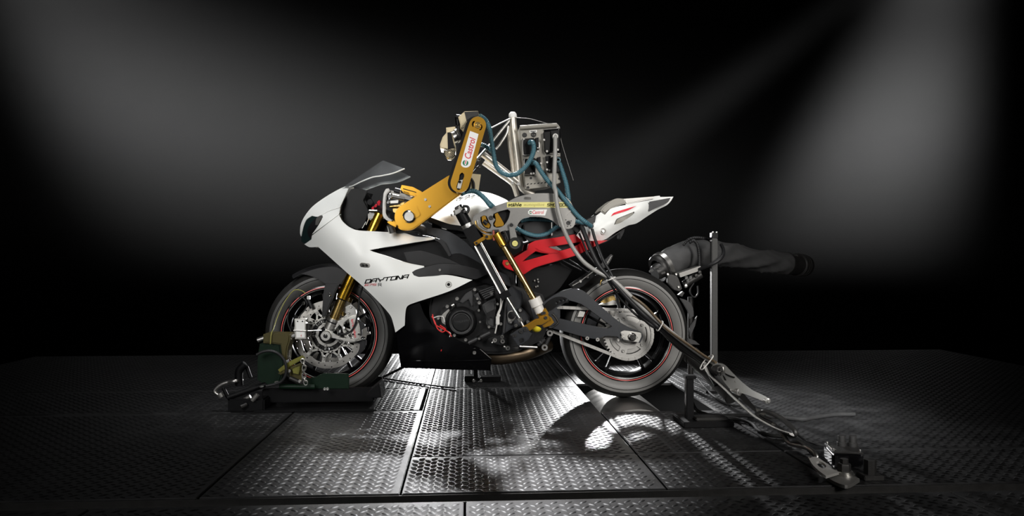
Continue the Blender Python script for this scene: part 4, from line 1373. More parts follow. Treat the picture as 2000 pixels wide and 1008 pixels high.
lettering('sticker_lettering', text_tris('Castrol', 0.012, 0.22), K1('3', 770, 430), K1('3', 812, 272), K1('3', 722, 418), YU - 0.001, INKR, upper, lift=0.0008)
logo_mark(*K1('3', 733, 458), 5.6, YU - 0.001, upper, math.radians(-75))
# lower arm
YL = -0.335
la = K1('3', 300, 868)
lb = K1('3', 640, 632)
lower = prism('lower_arm', slot_px(la[0] - 1, la[1], 26.0, lb[0], lb[1], 22.0), YL, YL + 0.055, GOLD, robot, bevel=0.004, raw=True)
prism('arm_flange', slot_px(la[0] - 4, la[1] + 1.5, 25.5, la[0] + 40, la[1] - 28, 22), YL + 0.058, YL + 0.075, GOLD, lower, bevel=0.003, raw=True)
prism('arm_recess', K('3', (247, 862), (300, 820), (345, 790), (370, 785), (395, 845), (385, 865), (330, 890), (300, 910), (262, 905)), YL - 0.005, YL + 0.004, GOLD, lower, bevel=0.003, n=4)
hub_ = lathe('arm_hub', [(0, -0.022), (0.021, -0.022), (0.0235, -0.019), (0.0245, -0.004), (0.028, -0.004), (0.028, 0)], P(*K1('3', 306, 864), YL), CHROME, lower, seg=44)
lathe('hub_cap', [(0, -0.0005), (0.0195, -0.0005), (0.0205, 0.0005)], P(*K1('3', 306, 864), YL - 0.0235), STEEL, lower, seg=44)
for q in ((430, 736), (462, 788)):
    bolt(lower, P(*K1('3', *q), YL - 0.001), 0.0055, STEEL)
bolt(lower, P(*K1('3', 672, 683), YL - 0.045), 0.005, BRASS)
lathe('elbow_drum', [(0, 0), (0.046, 0), (0.048, 0.003), (0.048, 0.05), (0, 0.05)], P(*ub, YU + 0.085), BLACK, robot, seg=48)
# motors at the shoulder
motor = prism('drive_motor', K('3', (678, 110), (728, 66), (828, 64), (836, 96), (790, 105), (740, 150), (722, 180), (700, 190), (690, 150)), -0.33, -0.20, CREAM, robot, bevel=0.004, n=1)
prism('motor_flange', K('3', (725, 70), (828, 66), (835, 100), (780, 112), (742, 140)), -0.335, -0.325, CASTIRON, motor, bevel=0.002, n=1)
rod('motor_plug', P(*K1('3', 672, 110), -0.30), P(*K1('3', 680, 175), -0.30), 0.012, BLACK, motor)
rod('motor_plug', P(*K1('3', 662, 108), -0.31), P(*K1('3', 700, 112), -0.31), 0.010, DARK, motor)
tube('motor_lead', [P(*K1('3', 680, 175), -0.30), P(*K1('3', 686, 225), -0.30), P(*K1('3', 695, 265), -0.29)], 0.006, CABLE, motor)
m2 = prism('shoulder_motor', K('3', (540, 318), (560, 262), (592, 224), (628, 228), (660, 330), (658, 368), (600, 360), (542, 346)), -0.33, -0.20, CREAM, robot, bevel=0.005, n=1)
prism('motor_cover', K('3', (586, 190), (655, 182), (662, 215), (640, 240), (588, 230)), -0.30, -0.21, CREAM, m2, bevel=0.004, n=1)
prism('motor_face', K('3', (597, 226), (626, 230), (650, 345), (600, 352)), -0.336, -0.325, BLACK, m2, bevel=0.002, n=1)
for t0_, t1_, r_, m_ in ((0.0, 0.45, 0.027, STEEL), (0.5, 0.8, 0.030, ALU), (0.85, 1.2, 0.024, DARK)):
    a, b = P(*K1('3', 625, 270), -0.30), P(*K1('3', 690, 245), -0.285)
    rod('gear_sleeve', a.lerp(b, t0_), a.lerp(b, t1_), r_, m_, m2, seg=28)
fan = prism('fan_guard', K('3', (568, 362), (655, 370), (652, 410), (625, 436), (598, 434), (575, 395)), -0.325, -0.30, CREAM, robot, bevel=0.003, n=2)
for r_ in (0.006, 0.0115, 0.017, 0.0225):
    ring('fan_ring', r_, r_ + 0.0024, -0.003, 0.001, P(*K1('3', 612, 378), -0.325), BLACK, fan, seg=32, bev=0.0004)
bolt(fan, P(*K1('3', 600, 422), -0.327), 0.004, BRASS)
cr = prism('arm_support', K('3', (752, 560), (790, 540), (850, 545), (842, 600), (832, 672), (790, 672), (745, 655)), -0.24, -0.12, CREAM, robot, bevel=0.004, n=1, label='cream support bracket')
tube('support_lead', [P(*K1('3', 775, 575), -0.25), P(*K1('3', 795, 610), -0.25), P(*K1('3', 798, 665), -0.25)], 0.005, CABLE, cr)
for q in ((835, 455), (845, 480), (820, 500), (808, 520)):
    bolt(robot, P(*K1('3', *q), -0.22), 0.008, CASTIRON)
rod('tie_rod', P(*K1('3', 800, 450), -0.26), P(*K1('3', 925, 315), -0.15), 0.006, ALU, robot)
rod('tie_rod', P(*K1('3', 790, 530), -0.24), P(*K1('3', 850, 460), -0.20), 0.004, CASTIRON, robot)
# throttle gripper
gr = prism('gripper_plate', K('3', (112, 690), (130, 655), (150, 650), (160, 670), (135, 700), (128, 830), (140, 860), (175, 885), (195, 880), (190, 910), (150, 900), (112, 870), (104, 830)), -0.30, -0.27, ZINC, robot, bevel=0.003, n=3)
prism('gripper_frame', K('3', (130, 655), (300, 700), (320, 715), (318, 735), (140, 690)), -0.28, -0.22, ALUD, robot, bevel=0.003, n=1)
prism('gripper_frame', K('3', (235, 765), (280, 745), (300, 760), (290, 800), (240, 830), (190, 850), (180, 800)), -0.29, -0.22, BRASS, robot, bevel=0.003, n=1)
for q, r in (((162, 712), 0.013), ((150, 755), 0.010), ((285, 765), 0.008)):
    rod('gripper_pin', P(*K1('3', *q), -0.315), P(*K1('3', *q), -0.22), r * 0.75, STEEL, gr)
    lathe('pin_cap', [(0, -0.006), (r * 0.7, -0.006), (r, -0.002), (r, 0.002), (0, 0.002)], P(*K1('3', *q), -0.315), CHROME, gr, seg=24)
a, b = P(*K1('3', 178, 712), -0.31), P(*K1('3', 268, 730), -0.31)
d = b - a
L = d.length
uu = d.normalized().orthogonal().normalized()
vv = d.normalized().cross(uu)
tube('return_spring', [a + d * (i / 150) + (uu * math.cos(i * 0.75) + vv * math.sin(i * 0.75)) * 0.0095 for i in range(151)], 0.0021, STEEL, gr, n=1, seg=6)
rod('spring_rod', a, b, 0.0045, ALU, gr)
rod('gripper_knob', P(*K1('3', 195, 668), -0.27), P(*K1('3', 240, 680), -0.27), 0.014, DARK, gr)
pl = prism('gripper_tag', K('3', (160, 745), (225, 740), (222, 762), (162, 765)), -0.318, -0.31, STICKER_W, gr, bevel=0.001, n=1)
rod('spring_rod', P(*K1('3', 160, 790), -0.30), P(*K1('3', 290, 785), -0.30), 0.006, BRASS, gr)
yb = prism('servo_block', K('3', (240, 655), (250, 625), (335, 640), (402, 675), (398, 700), (355, 712), (270, 690)), -0.30, -0.20, GOLD, robot, bevel=0.003, n=1)
prism('servo_cover', K('3', (248, 660), (345, 680), (360, 705), (350, 712), (272, 690)), -0.306, -0.295, GOLD, yb, bevel=0.002, n=1)
prism('servo_slot', K('3', (262, 650), (360, 678), (362, 684), (258, 656)), -0.3035, -0.298, BLACK, yb, bevel=0, n=1)
for k in range(5):
    x = 262 + k * 9
    prism('servo_fin', K('3', (x, 668 + k * 3), (x + 4, 669 + k * 3), (x + 12, 690 + k * 2), (x + 7, 688 + k * 2)), -0.3085, -0.30, BLACK, yb, bevel=0, n=1)
prism('clamp_jaw', K('3', (140, 905), (190, 885), (215, 920), (205, 945), (175, 930), (150, 915)), -0.30, -0.22, GOLD, robot, bevel=0.004, n=2)
prism('clamp_jaw', K('3', (330, 940), (380, 905), (385, 925), (350, 948)), -0.33, -0.24, GOLD, robot, bevel=0.003, n=2)
rod('grip_sleeve', P(*K1('3', 165, 930), -0.26), P(*K1('3', 180, 985), -0.25), 0.016, ALU, robot)
tube('grip_boot', [P(*K1('3', 210, 960), -0.20), P(*K1('3', 330, 950), -0.21), P(*K1('3', 400, 960), -0.21), P(*K1('3', 410, 990), -0.20)], 0.020, RUBBER, robot, seg=14)

# frame of bent tubes behind
YF = -0.11


def F5(*pts, y=YF):
    return [P(q[0], q[1], y if len(q) < 3 else q[2]) for q in K('5', *pts)]


mast = tube('frame_tube', F5((432, 85), (440, 200), (465, 400), (490, 600), (500, 720), (515, 800), (560, 860), (650, 905)), 0.0165, NICKEL, robot, seg=18)
lathe('tube_cap', [(0, 0.022), (0.010, 0.020), (0.017, 0.012), (0.019, 0.0), (0.0175, -0.006)], F5((432, 92))[0], STICKER_W, mast, axis=(0, 0, 1), seg=24)
tube('frame_tube', F5((395, 200, -0.06), (405, 400, -0.06), (430, 560, -0.06), (450, 720, -0.06)), 0.011, NICKEL, robot, seg=14)
tube('frame_tube', F5((120, 480, -0.14), (300, 620, -0.13), (500, 780, -0.11)), 0.0145, NICKEL, robot, seg=16)
tube('frame_tube', F5((130, 570, -0.02), (300, 690, -0.02), (430, 790, -0.02), (480, 920, -0.02)), 0.0125, NICKEL, robot, seg=16)
tube('frame_strut', F5((405, 130), (330, 220), (240, 330), (100, 500), (40, 560)), 0.006, ALU, robot, seg=10)
tube('frame_strut', F5((385, 190), (370, 270), (300, 380), (260, 430)), 0.006, ALU, robot, seg=10)
tube('frame_lug', F5((100, 520, -0.18), (80, 580, -0.18), (30, 660, -0.18)), 0.008, CASTIRON, robot)
for q in ((85, 585), (430, 780), (490, 790)):
    bolt(robot, P(*K1('5', *q), -0.17), 0.007, STEEL)
tube('ribbon_lead', F5((410, 112, -0.13), (330, 150, -0.16), (210, 212, -0.22)), 0.003, WIRE, robot)
tube('ribbon_lead', F5((465, 105, -0.13), (600, 115, -0.16), (700, 140, -0.18), (790, 165, -0.18), (850, 170, -0.18), (905, 220, -0.17), (935, 350, -0.15), (985, 520, -0.13), (1060, 755, -0.1)), 0.0013, CABLEG, robot)

# control box
YB_ = -0.165
cb = prism('control_box', K('h', (95, 150), (105, 110), (400, 92), (600, 78), (630, 120), (640, 850), (480, 905), (200, 940), (172, 930)), YB_, YB_ + 0.14, CREAMG, robot, bevel=0.003, n=1, label='grey control box with black sockets')
rod('box_rail', P(*K1('h', 105, 130), YB_ - 0.01), P(*K1('h', 590, 95), YB_ - 0.01), 0.0095, CREAMG, cb)
prism('box_lid', K('h', (420, 150), (600, 130), (640, 150), (640, 460), (470, 470), (440, 440), (415, 280)), YB_ - 0.004, YB_ + 0.002, GLOSSBLACK, cb, bevel=0.001, n=1)
rod('lid_rail', P(*K1('h', 420, 155), YB_ - 0.008), P(*K1('h', 610, 138), YB_ - 0.008), 0.003, STEEL, cb)
for outl in (((140, 275), (290, 262), (290, 440), (270, 490), (150, 490)), ((415, 190), (500, 180), (505, 440), (455, 470), (430, 430)), ((510, 170), (620, 160), (625, 430), (520, 450)),
             ((150, 540), (305, 525), (310, 735), (170, 750)), ((440, 505), (510, 500), (520, 700), (470, 710)), ((520, 515), (635, 505), (635, 710), (520, 715)),
             ((305, 265), (350, 255), (355, 420), (315, 430)), ((330, 520), (375, 510), (380, 650), (345, 640))):
    so = prism('socket', K('h', *outl), YB_ - 0.026, YB_, BLACK, cb, bevel=0.003, n=1)
for pts in (((170, 290), (150, 285), (140, 330), (145, 460), (160, 490), (260, 485)), ((175, 545), (160, 560), (165, 720), (180, 745), (290, 740)), ((330, 400), (355, 390), (355, 320)), ((440, 490), (620, 480)), ((590, 420), (520, 460), (490, 470))):
    tube('socket_latch', [P(*q, YB_ - 0.030) for q in K('h', *pts)], 0.0022, STEEL, cb, n=3, seg=6)
for q in ((420, 290), (458, 440), (340, 440), (460, 585), (460, 680), (490, 690), (380, 600), (250, 735), (285, 730), (600, 420)):
    bolt(cb, P(*K1('h', *q), YB_ - 0.028), 0.0045, STEEL)
for q in ((283, 222),):
    ring('key_switch', 0.0065, 0.0115, -0.006, 0.002, P(*K1('h', *q), YB_), DARK, cb, seg=24)
    box('switch_key', P(*K1('h', *q), YB_ - 0.004), (0.004, 0.004, 0.015), DARK, cb)
lathe('blank_plug', [(0, -0.003), (0.010, -0.003), (0.011, 0)], P(*K1('h', 165, 228), YB_), DARK, cb, seg=24)
tagp = prism('box_tag', K('h', (228, 168), (325, 160), (328, 190), (230, 197)), YB_ - 0.002, YB_, STICKER_W, cb, bevel=0, n=1)
prism('tag_print', K('h', (240, 176), (315, 170), (316, 180), (241, 187)), YB_ - 0.0026, YB_ - 0.002, INK, cb, bevel=0, n=1)
prism('box_panel', K('h', (165, 775), (530, 740), (640, 720), (640, 850), (480, 905), (205, 935), (175, 880)), YB_ - 0.006, YB_ + 0.002, CREAMG, cb, bevel=0.001, n=1)
for q in ((248, 792), (622, 800), (212, 914), (478, 890)):
    bolt(cb, P(*K1('h', *q), YB_ - 0.007), 0.005, DARK, 0.002)
for k in range(6):
    x = 190 + k * 46
    prism('vent_slot', K('h', (x, 880 - k * 4), (x + 12, 866 - k * 4), (x + 34, 862 - k * 4), (x + 22, 878 - k * 4)), YB_ - 0.0068, YB_ - 0.004, BLACK, cb, bevel=0, n=1)
for q in ((240, 330), (268, 592), (565, 250), (600, 560)):
    c0 = P(*K1('h', *q), YB_ - 0.026)
    lathe('cable_gland', [(0.007, -0.016), (0.0115, -0.016), (0.013, -0.012), (0.013, 0.0), (0.007, 0.0)], c0, BLUE if q[0] != 565 else WIRE, cb, seg=18, closed_profile=True)


# blue conduits
def pts_of(*groups):
    out = []
    for k, y, *pts in groups:
        for q in K(k, *pts):
            out.append(P(q[0], q[1], q[2] if len(q) > 2 else y))
    return out


hose('blue_conduit', pts_of(('h', -0.235, (238, 332, -0.205), (268, 322), (286, 370), (282, 440), (250, 530), (180, 640), (80, 728), (0, 752)), ('5', -0.25, (370, 698), (300, 660), (255, 590), (232, 480), (212, 350), (190, 220), (155, 140), (90, 88, -0.30))), 0.0108, BLUE, robot)
hose('blue_conduit', pts_of(('h', -0.225, (272, 592, -0.205), (315, 600), (370, 690), (440, 790), (520, 885)), ('4', -0.24, (872, 45), (910, 95), (960, 155), (1040, 255), (1105, 310), (1150, 342, -0.2))), 0.0108, BLUE, robot)
hose('blue_conduit', pts_of(('h', -0.19, (604, 562), (630, 620), (665, 720), (700, 830), (722, 920), (728, 990)), ('4', -0.19, (960, 60), (968, 120), (960, 200, -0.15))), 0.0108, BLUE, robot)
hose('blue_conduit', pts_of(('3', -0.27, (700, 690, -0.30), (760, 672), (820, 680), (880, 730), (925, 785)), ('4', -0.20, (300, 140), (352, 188, -0.16))), 0.0112, BLUE, robot)
hose('blue_conduit', pts_of(('4', -0.17, (515, 340), (560, 372), (640, 408), (720, 422), (800, 402), (862, 358), (905, 345, -0.14))), 0.0105, BLUE, robot)
hose('blue_conduit', pts_of(('4', -0.15, (575, 300), (640, 286), (720, 286), (800, 292), (850, 302))), 0.0105, BLUE, robot)
hose('blue_conduit', pts_of(('4', -0.16, (1010, 300), (1060, 312), (1115, 328))), 0.0105, BLUE, robot)
hose('blue_conduit', pts_of(('3', -0.2, (850, 318), (890, 335), (935, 375))), 0.010, BLUE, robot)
for q in ((1118, 328), (1152, 345)):
    lathe('conduit_end', [(0, -0.012), (0.011, -0.012), (0.012, 0.012), (0, 0.012)], P(*K1('4', *q), -0.17), CABLE, robot, seg=16)

# silver side plate
YP = -0.235
plate = prism('side_plate', K('4', (178, 292), (190, 258), (270, 215), (400, 166), (470, 142), (530, 112), (600, 90), (700, 75), (830, 75), (920, 92), (980, 135), (1010, 200), (1026, 262), (1020, 325), (998, 356), (955, 366), (900, 350), (868, 328), (840, 302), (790, 280),
                              (720, 266), (650, 268), (590, 286), (557, 320), (540, 356), (500, 376), (420, 386), (392, 412), (330, 425), (270, 405), (220, 365), (188, 325)), YP, YP + 0.009, ALUD, robot, bevel=0.0015, n=4,
              holes=[slot_px(*K1('4', 612, 115), 2.6, *K1('4', 650, 117), 2.4), K('4', (245, 268), (275, 254), (296, 262), (312, 300), (334, 335), (326, 362), (300, 365), (268, 345), (248, 310)),
                     K('4', (352, 242), (400, 222), (470, 205), (490, 222), (476, 280), (432, 342), (380, 356), (352, 345), (350, 318), (368, 290), (346, 268)), circle_px(*K1('4', 967, 317), 5.2, n=20), slot_px(*K1('4', 950, 250), 1.3, *K1('4', 988, 214), 1.3, 8)])
prism('plate_back', K('4', (240, 250), (420, 190), (500, 200), (480, 300), (430, 350), (330, 400), (250, 370), (225, 320)), YP + 0.03, YP + 0.05, BLACK, plate, bevel=0.002, n=3)
gp = prism('gold_link', K('4', (255, 262), (285, 250), (300, 300), (325, 335), (318, 360), (285, 350), (262, 320)), YP + 0.004, YP + 0.02, GOLD, plate, bevel=0.002, n=3)
prism('gold_link', K('4', (362, 245), (385, 232), (436, 318), (436, 342), (372, 350), (358, 330), (372, 290)), YP + 0.010, YP + 0.026, GOLD, plate, bevel=0.002, n=2)
rod('link_roller', P(*K1('4', 270, 300), YP - 0.004), P(*K1('4', 300, 325), YP - 0.004), 0.010, DARK, plate)
for q, r in (((332, 275), 0.009), ((498, 332), 0.008)):
    bolt(plate, P(*K1('4', *q), YP - 0.001), r, CASTIRON, 0.008)
lathe('plate_roundel', [(0, 0.002), (0.009, 0.001), (0.0095, 0.006)], P(*K1('4', 967, 317), YP), DARK, plate, seg=20)
for q in ((885, 340), (945, 292), (990, 300), (960, 345), (985, 340)):
    bolt(plate, P(*K1('4', *q), YP), 0.0022, BLACK, 0.001)
tube('arc_track', [P(*q, YP - 0.002) for q in K('4', (205, 300), (212, 335), (240, 368), (285, 392), (335, 398))], 0.004, BRASS, plate, seg=6)
tube('arc_track', [P(*q, YP - 0.002) for q in K('4', (222, 292), (230, 325), (258, 355), (300, 375))], 0.002, ALU, plate, seg=6)
prism('gold_lug', K('4', (262, 408), (330, 420), (360, 402), (372, 420), (335, 452), (300, 455), (275, 435)), YP - 0.004, YP + 0.02, GOLD, plate, bevel=0.002, n=1)
bolt(plate, P(*K1('4', 296, 430), YP - 0.006), 0.006, DARK)
ys = prism('maker_sticker', K('4', (463, 147), (985, 145), (975, 192), (463, 190)), YP - 0.0008, YP, STICKER_Y, plate, bevel=0, n=1, label='yellow sticker strip')
lettering('sticker_lettering', text_tris('stähle', 0.025, 0.2), K1('4', 470, 182), K1('4', 583, 182), K1('4', 470, 152), YP - 0.0008, INK, plate, lift=0.0006)
lettering('sticker_lettering', text_tris('autopilot', 0.012, 0.2), K1('4', 600, 184), K1('4', 772, 184), K1('4', 600, 156), YP - 0.0008, INKP, plate, lift=0.0006)
lettering('sticker_lettering', stroke_tris('SMC2000', GLY, 0.26, 0.42, 0.25), K1('4', 790, 182), K1('4', 968, 182), K1('4', 790, 156), YP - 0.0008, INK, plate, lift=0.0006)
ws_ = prism('oil_sticker', K('4', (650, 208), (792, 206), (776, 256), (652, 250), (636, 240), (636, 222)), YP - 0.0008, YP, STICKER_W, plate, bevel=0, n=1, label='white sticker with red lettering')
lettering('sticker_lettering', text_tris('Castrol', 0.012, 0.2), K1('4', 672, 243), K1('4', 766, 243), K1('4', 672, 214), YP - 0.0008, INKR, plate, lift=0.0006)
logo_mark(*K1('4', 657, 230), 3.0, YP - 0.0008, plate)
# far side plate and saddle that carry the robot on the seat
far = prism('side_plate', K('4', (200, 258), (470, 142), (600, 90), (830, 75), (980, 135), (1026, 262), (998, 356), (840, 302), (650, 268), (540, 356), (330, 425), (220, 365)), 0.19, 0.20, ALUD, robot, bevel=0.0015, n=2)
for q in ((500, 150), (960, 160)):
    p = P(*K1('4', *q), YP)
    rod('cross_tube', (p.x, YP + 0.009, p.z - 0.01), (p.x, 0.195, p.z - 0.01), 0.012, ALUD, robot)
prism('saddle_pad', K('4', (600, 330), (700, 300), (850, 310), (1000, 370), (1040, 400), (900, 430), (640, 470), (600, 420)), -0.15, 0.15, DARK, robot, bevel=0.01, n=3)
rod('saddle_post', P(*K1('4', 832, 310), -0.17), P(*K1('4', 832, 420), -0.17), 0.006, STEEL, robot)
# idler wheel
lk = prism('idler_link', slot_px(*K1('4', 500, 338), 5.0, *K1('4', 522, 460), 7.0), YP - 0.014, YP - 0.004, ALUD, robot, bevel=0.002, raw=True)
bolt(lk, P(*K1('4', 500, 334), YP - 0.016), 0.007, DARK, 0.007)
iw = lathe('idler_wheel', [(0, -0.018), (0.010, -0.018), (0.014, -0.014), (0.024, -0.016), (0.027, -0.012), (0.027, 0.012), (0.024, 0.016), (0, 0.016)], P(*K1('4', 528, 486), YP - 0.03), RUBBER, robot, seg=44)
cap = lathe('wheel_cap', [(0, -0.003), (0.0115, -0.003), (0.013, 0)], P(*K1('4', 528, 486), YP - 0.048), STICKER_Y, iw, seg=30, label='yellow wheel cap')
for k in (-1, 0, 1):
    p = P(*K1('4', 528, 486), YP - 0.0513)
    box('cap_rib', (p.x, p.y, p.z + k * 0.005), (0.016, 0.001, 0.0015), INKP, iw, bevel=0)
rod('toggle_lever', P(*K1('4', 352, 378), YP - 0.02), P(*K1('4', 356, 462), YP - 0.02), 0.005, mat('brick_red_enamel', (0.28, 0.05, 0.03), 0.5), robot, label='brick-red toggle lever')
rod('toggle_boss', P(*K1('4', 345, 388), YP - 0.015), P(*K1('4', 395, 385), YP - 0.015), 0.008, DARK, robot)

# shift actuator: black linear drive with two bright rods
YA_ = -0.275
A0, A1 = K1('d', 695, 265), K1('6', 948, 232)
ax_ = Vector((A1[0] - A0[0], A1[1] - A0[1]))


def AP(t, o=0.0):
    n = Vector((-ax_.y, ax_.x)).normalized()
    return (A0[0] + ax_.x * t + n.x * o, A0[1] + ax_.y * t + n.y * o)


act = prism('shift_actuator', bar_px(AP(0.42), AP(0.99), 12.5), YA_, YA_ + 0.05, DARK, robot, bevel=0.001, n=1)
for o_ in (-7.6, 7.6):
    rod('guide_rod', P(*AP(0.36, o_), YA_ - 0.002), P(*AP(0.985, o_), YA_ - 0.002), 0.0048, CHROME, act)
    rod('guide_rod', P(*AP(0.36, o_ * 0.72), YA_ - 0.004), P(*AP(0.985, o_ * 0.72), YA_ - 0.004), 0.0022, STEEL, act)
prism('end_block', bar_px(AP(0.965), AP(1.045), 20), YA_ - 0.008, YA_ + 0.05, BLACK, act, bevel=0.002, n=1)
prism('carriage', bar_px(AP(0.19), AP(0.40), 25, 27), YA_ - 0.010, YA_ + 0.06, BLACK, act, bevel=0.003, n=1)
rod('motor_body', P(*AP(-0.01), YA_ + 0.02), P(*AP(0.16), YA_ + 0.02), 0.0255, BLACK, act, seg=28)
rod('motor_collar', P(*AP(0.155), YA_ + 0.02), P(*AP(0.20), YA_ + 0.02), 0.0275, ALU, act, seg=28)
rod('motor_cap', P(*AP(-0.035), YA_ + 0.02), P(*AP(0.0), YA_ + 0.02), 0.027, STEEL, act, seg=28)
rod('motor_plug', P(*AP(-0.06, -2), YA_ + 0.01), P(*AP(-0.03, -2), YA_ + 0.01), 0.017, GLOSSBLACK, act, seg=24)
for q in ((622, 290), (660, 225), (735, 260)):
    rod('cap_lug', P(*K1('d', *q), YA_ - 0.005), P(*K1('d', q[0] + 8, q[1] + 22), YA_ - 0.005), 0.009, CASTIRON if q[0] > 630 else ALU, act)
prism('cap_clip', K('d', (640, 250), (690, 212), (715, 240), (700, 275), (655, 300)), YA_ - 0.010, YA_ + 0.0, STEEL, act, bevel=0.003, n=2)
tube('plug_lead', [P(*q, YA_ - 0.01) for q in K('d', (725, 215), (770, 220), (782, 250), (765, 285))], 0.006, CABLE, act)
prism('actuator_tag', K('d', (752, 392), (784, 378), (790, 400), (758, 414)), YA_ - 0.0075, YA_ - 0.006, STICKER_W, act, bevel=0, n=1)
gb = prism('clamp_bar', K('d', (832, 572), (930, 512), (948, 540), (850, 604)), YA_ - 0.024, YA_ - 0.006, GOLD, act, bevel=0.002, n=1)
bolt(act, P(*K1('d', 860, 578), YA_ - 0.026), 0.0045, DARK)
shaft = rod('actuator_shaft', P(*K1('6', 962, 255), YA_ + 0.02), P(*K1('6', 1068, 430), YA_ + 0.02), 0.0085, CHROME, act)
rod('shaft_nut', P(*K1('6', 1062, 425), YA_ + 0.02), P(*K1('6', 1080, 455), YA_ + 0.02), 0.011, STEEL, act, seg=6)
rod('shaft_end', P(*K1('6', 1075, 448), YA_ + 0.02), P(*K1('6', 1098, 490), YA_ + 0.02), 0.007, ALU, act)
# gold brake actuator tube
YG_ = -0.255
t0p, t1p = P(*K1('4', 385, 425), YG_), P(*K1('4', 685, 945), YG_)
gt = rod('gold_strut', t0p, t1p, 0.0142, BRASS, robot, seg=26)
dd = (t1p - t0p).normalized()
rod('strut_socket', t0p - dd * 0.012, t0p + dd * 0.050, 0.018, GOLD, gt, seg=24)
tube('strut_tie', [t0p + dd * 0.052 + Vector((-0.016, -0.012, 0.008)), t0p + dd * 0.05 + Vector((0.0, -0.02, 0)), t0p + dd * 0.047 + Vector((0.018, -0.01, 0)), P(*K1('4', 465, 480), YG_), P(*K1('4', 450, 430), YG_)], 0.0022, CABLE, gt)
tube('strut_lead', [P(*q, YG_ + 0.01) for q in K('4', (440, 380), (460, 420), (470, 470), (440, 510))], 0.005, CABLE, robot)
w0 = P(*K1('g', 398, 142), YG_)
rod('strut_collar', w0, P(*K1('g', 440, 235), YG_), 0.0275, WHITE2, gt, seg=36, label='white collar')
rod('strut_collar', P(*K1('g', 440, 232), YG_), P(*K1('g', 478, 320), YG_), 0.0215, WHITE2, gt, seg=36, label='white collar')
fb = prism('foot_block', K('g', (436, 338), (540, 262), (580, 330), (545, 350), (470, 395)), YG_ - 0.02, YG_ + 0.03, GOLD, robot, bevel=0.003, n=1)
prism('foot_arm', K('g', (250, 502), (395, 412), (420, 398), (450, 395), (500, 370), (572, 335), (592, 410), (545, 440), (490, 470), (430, 475), (410, 500), (345, 545), (300, 500)), YG_ - 0.035, YG_ - 0.005, GOLD, robot, bevel=0.003, n=1)
prism('foot_arm', K('g', (575, 360), (610, 380), (645, 440), (600, 480), (520, 505), (500, 480), (590, 415)), YG_ - 0.01, YG_ + 0.02, GOLD, fb, bevel=0.003, n=1)
for q in ((540, 383), (500, 330), (522, 325)):
    bolt(fb, P(*K1('g', *q), YG_ - 0.037), 0.0065, CASTIRON)
dk = prism('foot_plate', K('g', (105, 592), (200, 530), (285, 490), (315, 500), (345, 560), (375, 575), (330, 650), (210, 738), (180, 700)), YG_ - 0.045, YG_ - 0.03, DARKGREY, robot, bevel=0.002, n=1, holes=[K('g', (212, 660), (225, 640), (260, 635), (274, 655), (270, 680), (225, 700))])
for q in ((145, 605), (165, 600), (225, 550), (240, 560), (300, 525), (285, 535)):
    bolt(dk, P(*K1('g', *q), YG_ - 0.047), 0.006, CASTIRON)
lathe('foot_button', [(0, -0.012), (0.013, -0.010), (0.021, -0.004), (0.024, 0.002), (0.0, 0.002)], P(*K1('g', 420, 520), YG_ - 0.0), mat('bright_yellow_plastic', (0.75, 0.60, 0.03), 0.4), robot, axis=(0.2, 0.5, 0.8), seg=28, label='yellow button')
prism('foot_bracket', K('g', (150, 745), (205, 735), (212, 765), (170, 775)), YG_ - 0.04, YG_ - 0.01, CASTIRON, dk, bevel=0.002, n=1)
tube('guard_loop', [P(*q, YG_ + 0.03) for q in K('g', (620, 335), (650, 360), (692, 430), (685, 455), (620, 500), (580, 500))], 0.005, CASTIRON, robot, n=4)

# ------------------------------------------------------------------ cables, strap, floor gear
def YS(px):
    return -0.25 - (px - 1290) / 320.0 * 0.95 if px > 1290 else -0.25


def SPT(*groups, dy=0.0):
    out = []
    for k, *pts in groups:
        for q in K(k, *pts):
            out.append(P(q[0], q[1], (q[2] if len(q) > 2 else YS(q[0])) + dy))
    return out


GL = 'supply cables of the robot'
c1 = tube('power_cable', SPT(('h', (568, 245, -0.20), (568, 330, -0.215), (565, 500, -0.225), (558, 700, -0.235), (555, 900, -0.26)), ('4', (862, 60, -0.27), (872, 160, -0.27), (895, 260, -0.27), (935, 385, -0.27), (1000, 515, -0.26), (1090, 635, -0.26), (1200, 715, -0.25)),
                             ('7', (390, 155), (500, 255), (600, 350), (715, 450), (850, 560), (980, 655), (1075, 715)), ('a', (260, 190), (330, 260))), 0.0095, CABLEG, None, seg=14)
tag(c1, 'thick pale grey cable hanging from the control box down over the rear wheel', 'cable', GL)
c2 = tube('control_cable', SPT(('8', (180, 410, -0.20), (215, 500, -0.22), (270, 640, -0.24), (350, 800, -0.25), (450, 920, -0.25)), ('7', (420, 200), (500, 290), (600, 390), (705, 480), (840, 590), (980, 690), (1070, 770)), ('a', (200, 200), (250, 290))), 0.0105, CABLE, None, seg=12)
tag(c2, 'thick black cable dropping from the tail beside the red subframe', 'cable', GL)
c3 = tube('control_cable', SPT(('8', (285, 440, -0.19), (310, 530, -0.2), (350, 640, -0.22), (400, 760, -0.235), (470, 880, -0.24)), ('7', (430, 215), (540, 310), (640, 400), (720, 462), (860, 575), (990, 670), (1075, 730)), dy=0.02), 0.007, CABLE, None, seg=10)
tag(c3, 'thin black cable hanging under the end of the longest blue conduit', 'cable', GL)
c4 = tube('control_cable', SPT(('8', (155, 480, -0.2), (200, 580, -0.2), (250, 700, -0.2), (330, 800, -0.21), (410, 900, -0.22)), ('7', (380, 190), (450, 290), (560, 400), (640, 440), (700, 470)), dy=0.025), 0.005, CABLE, None, seg=10)
tag(c4, 'thinnest black lead running slack across the front half of the rear wheel', 'cable', GL)
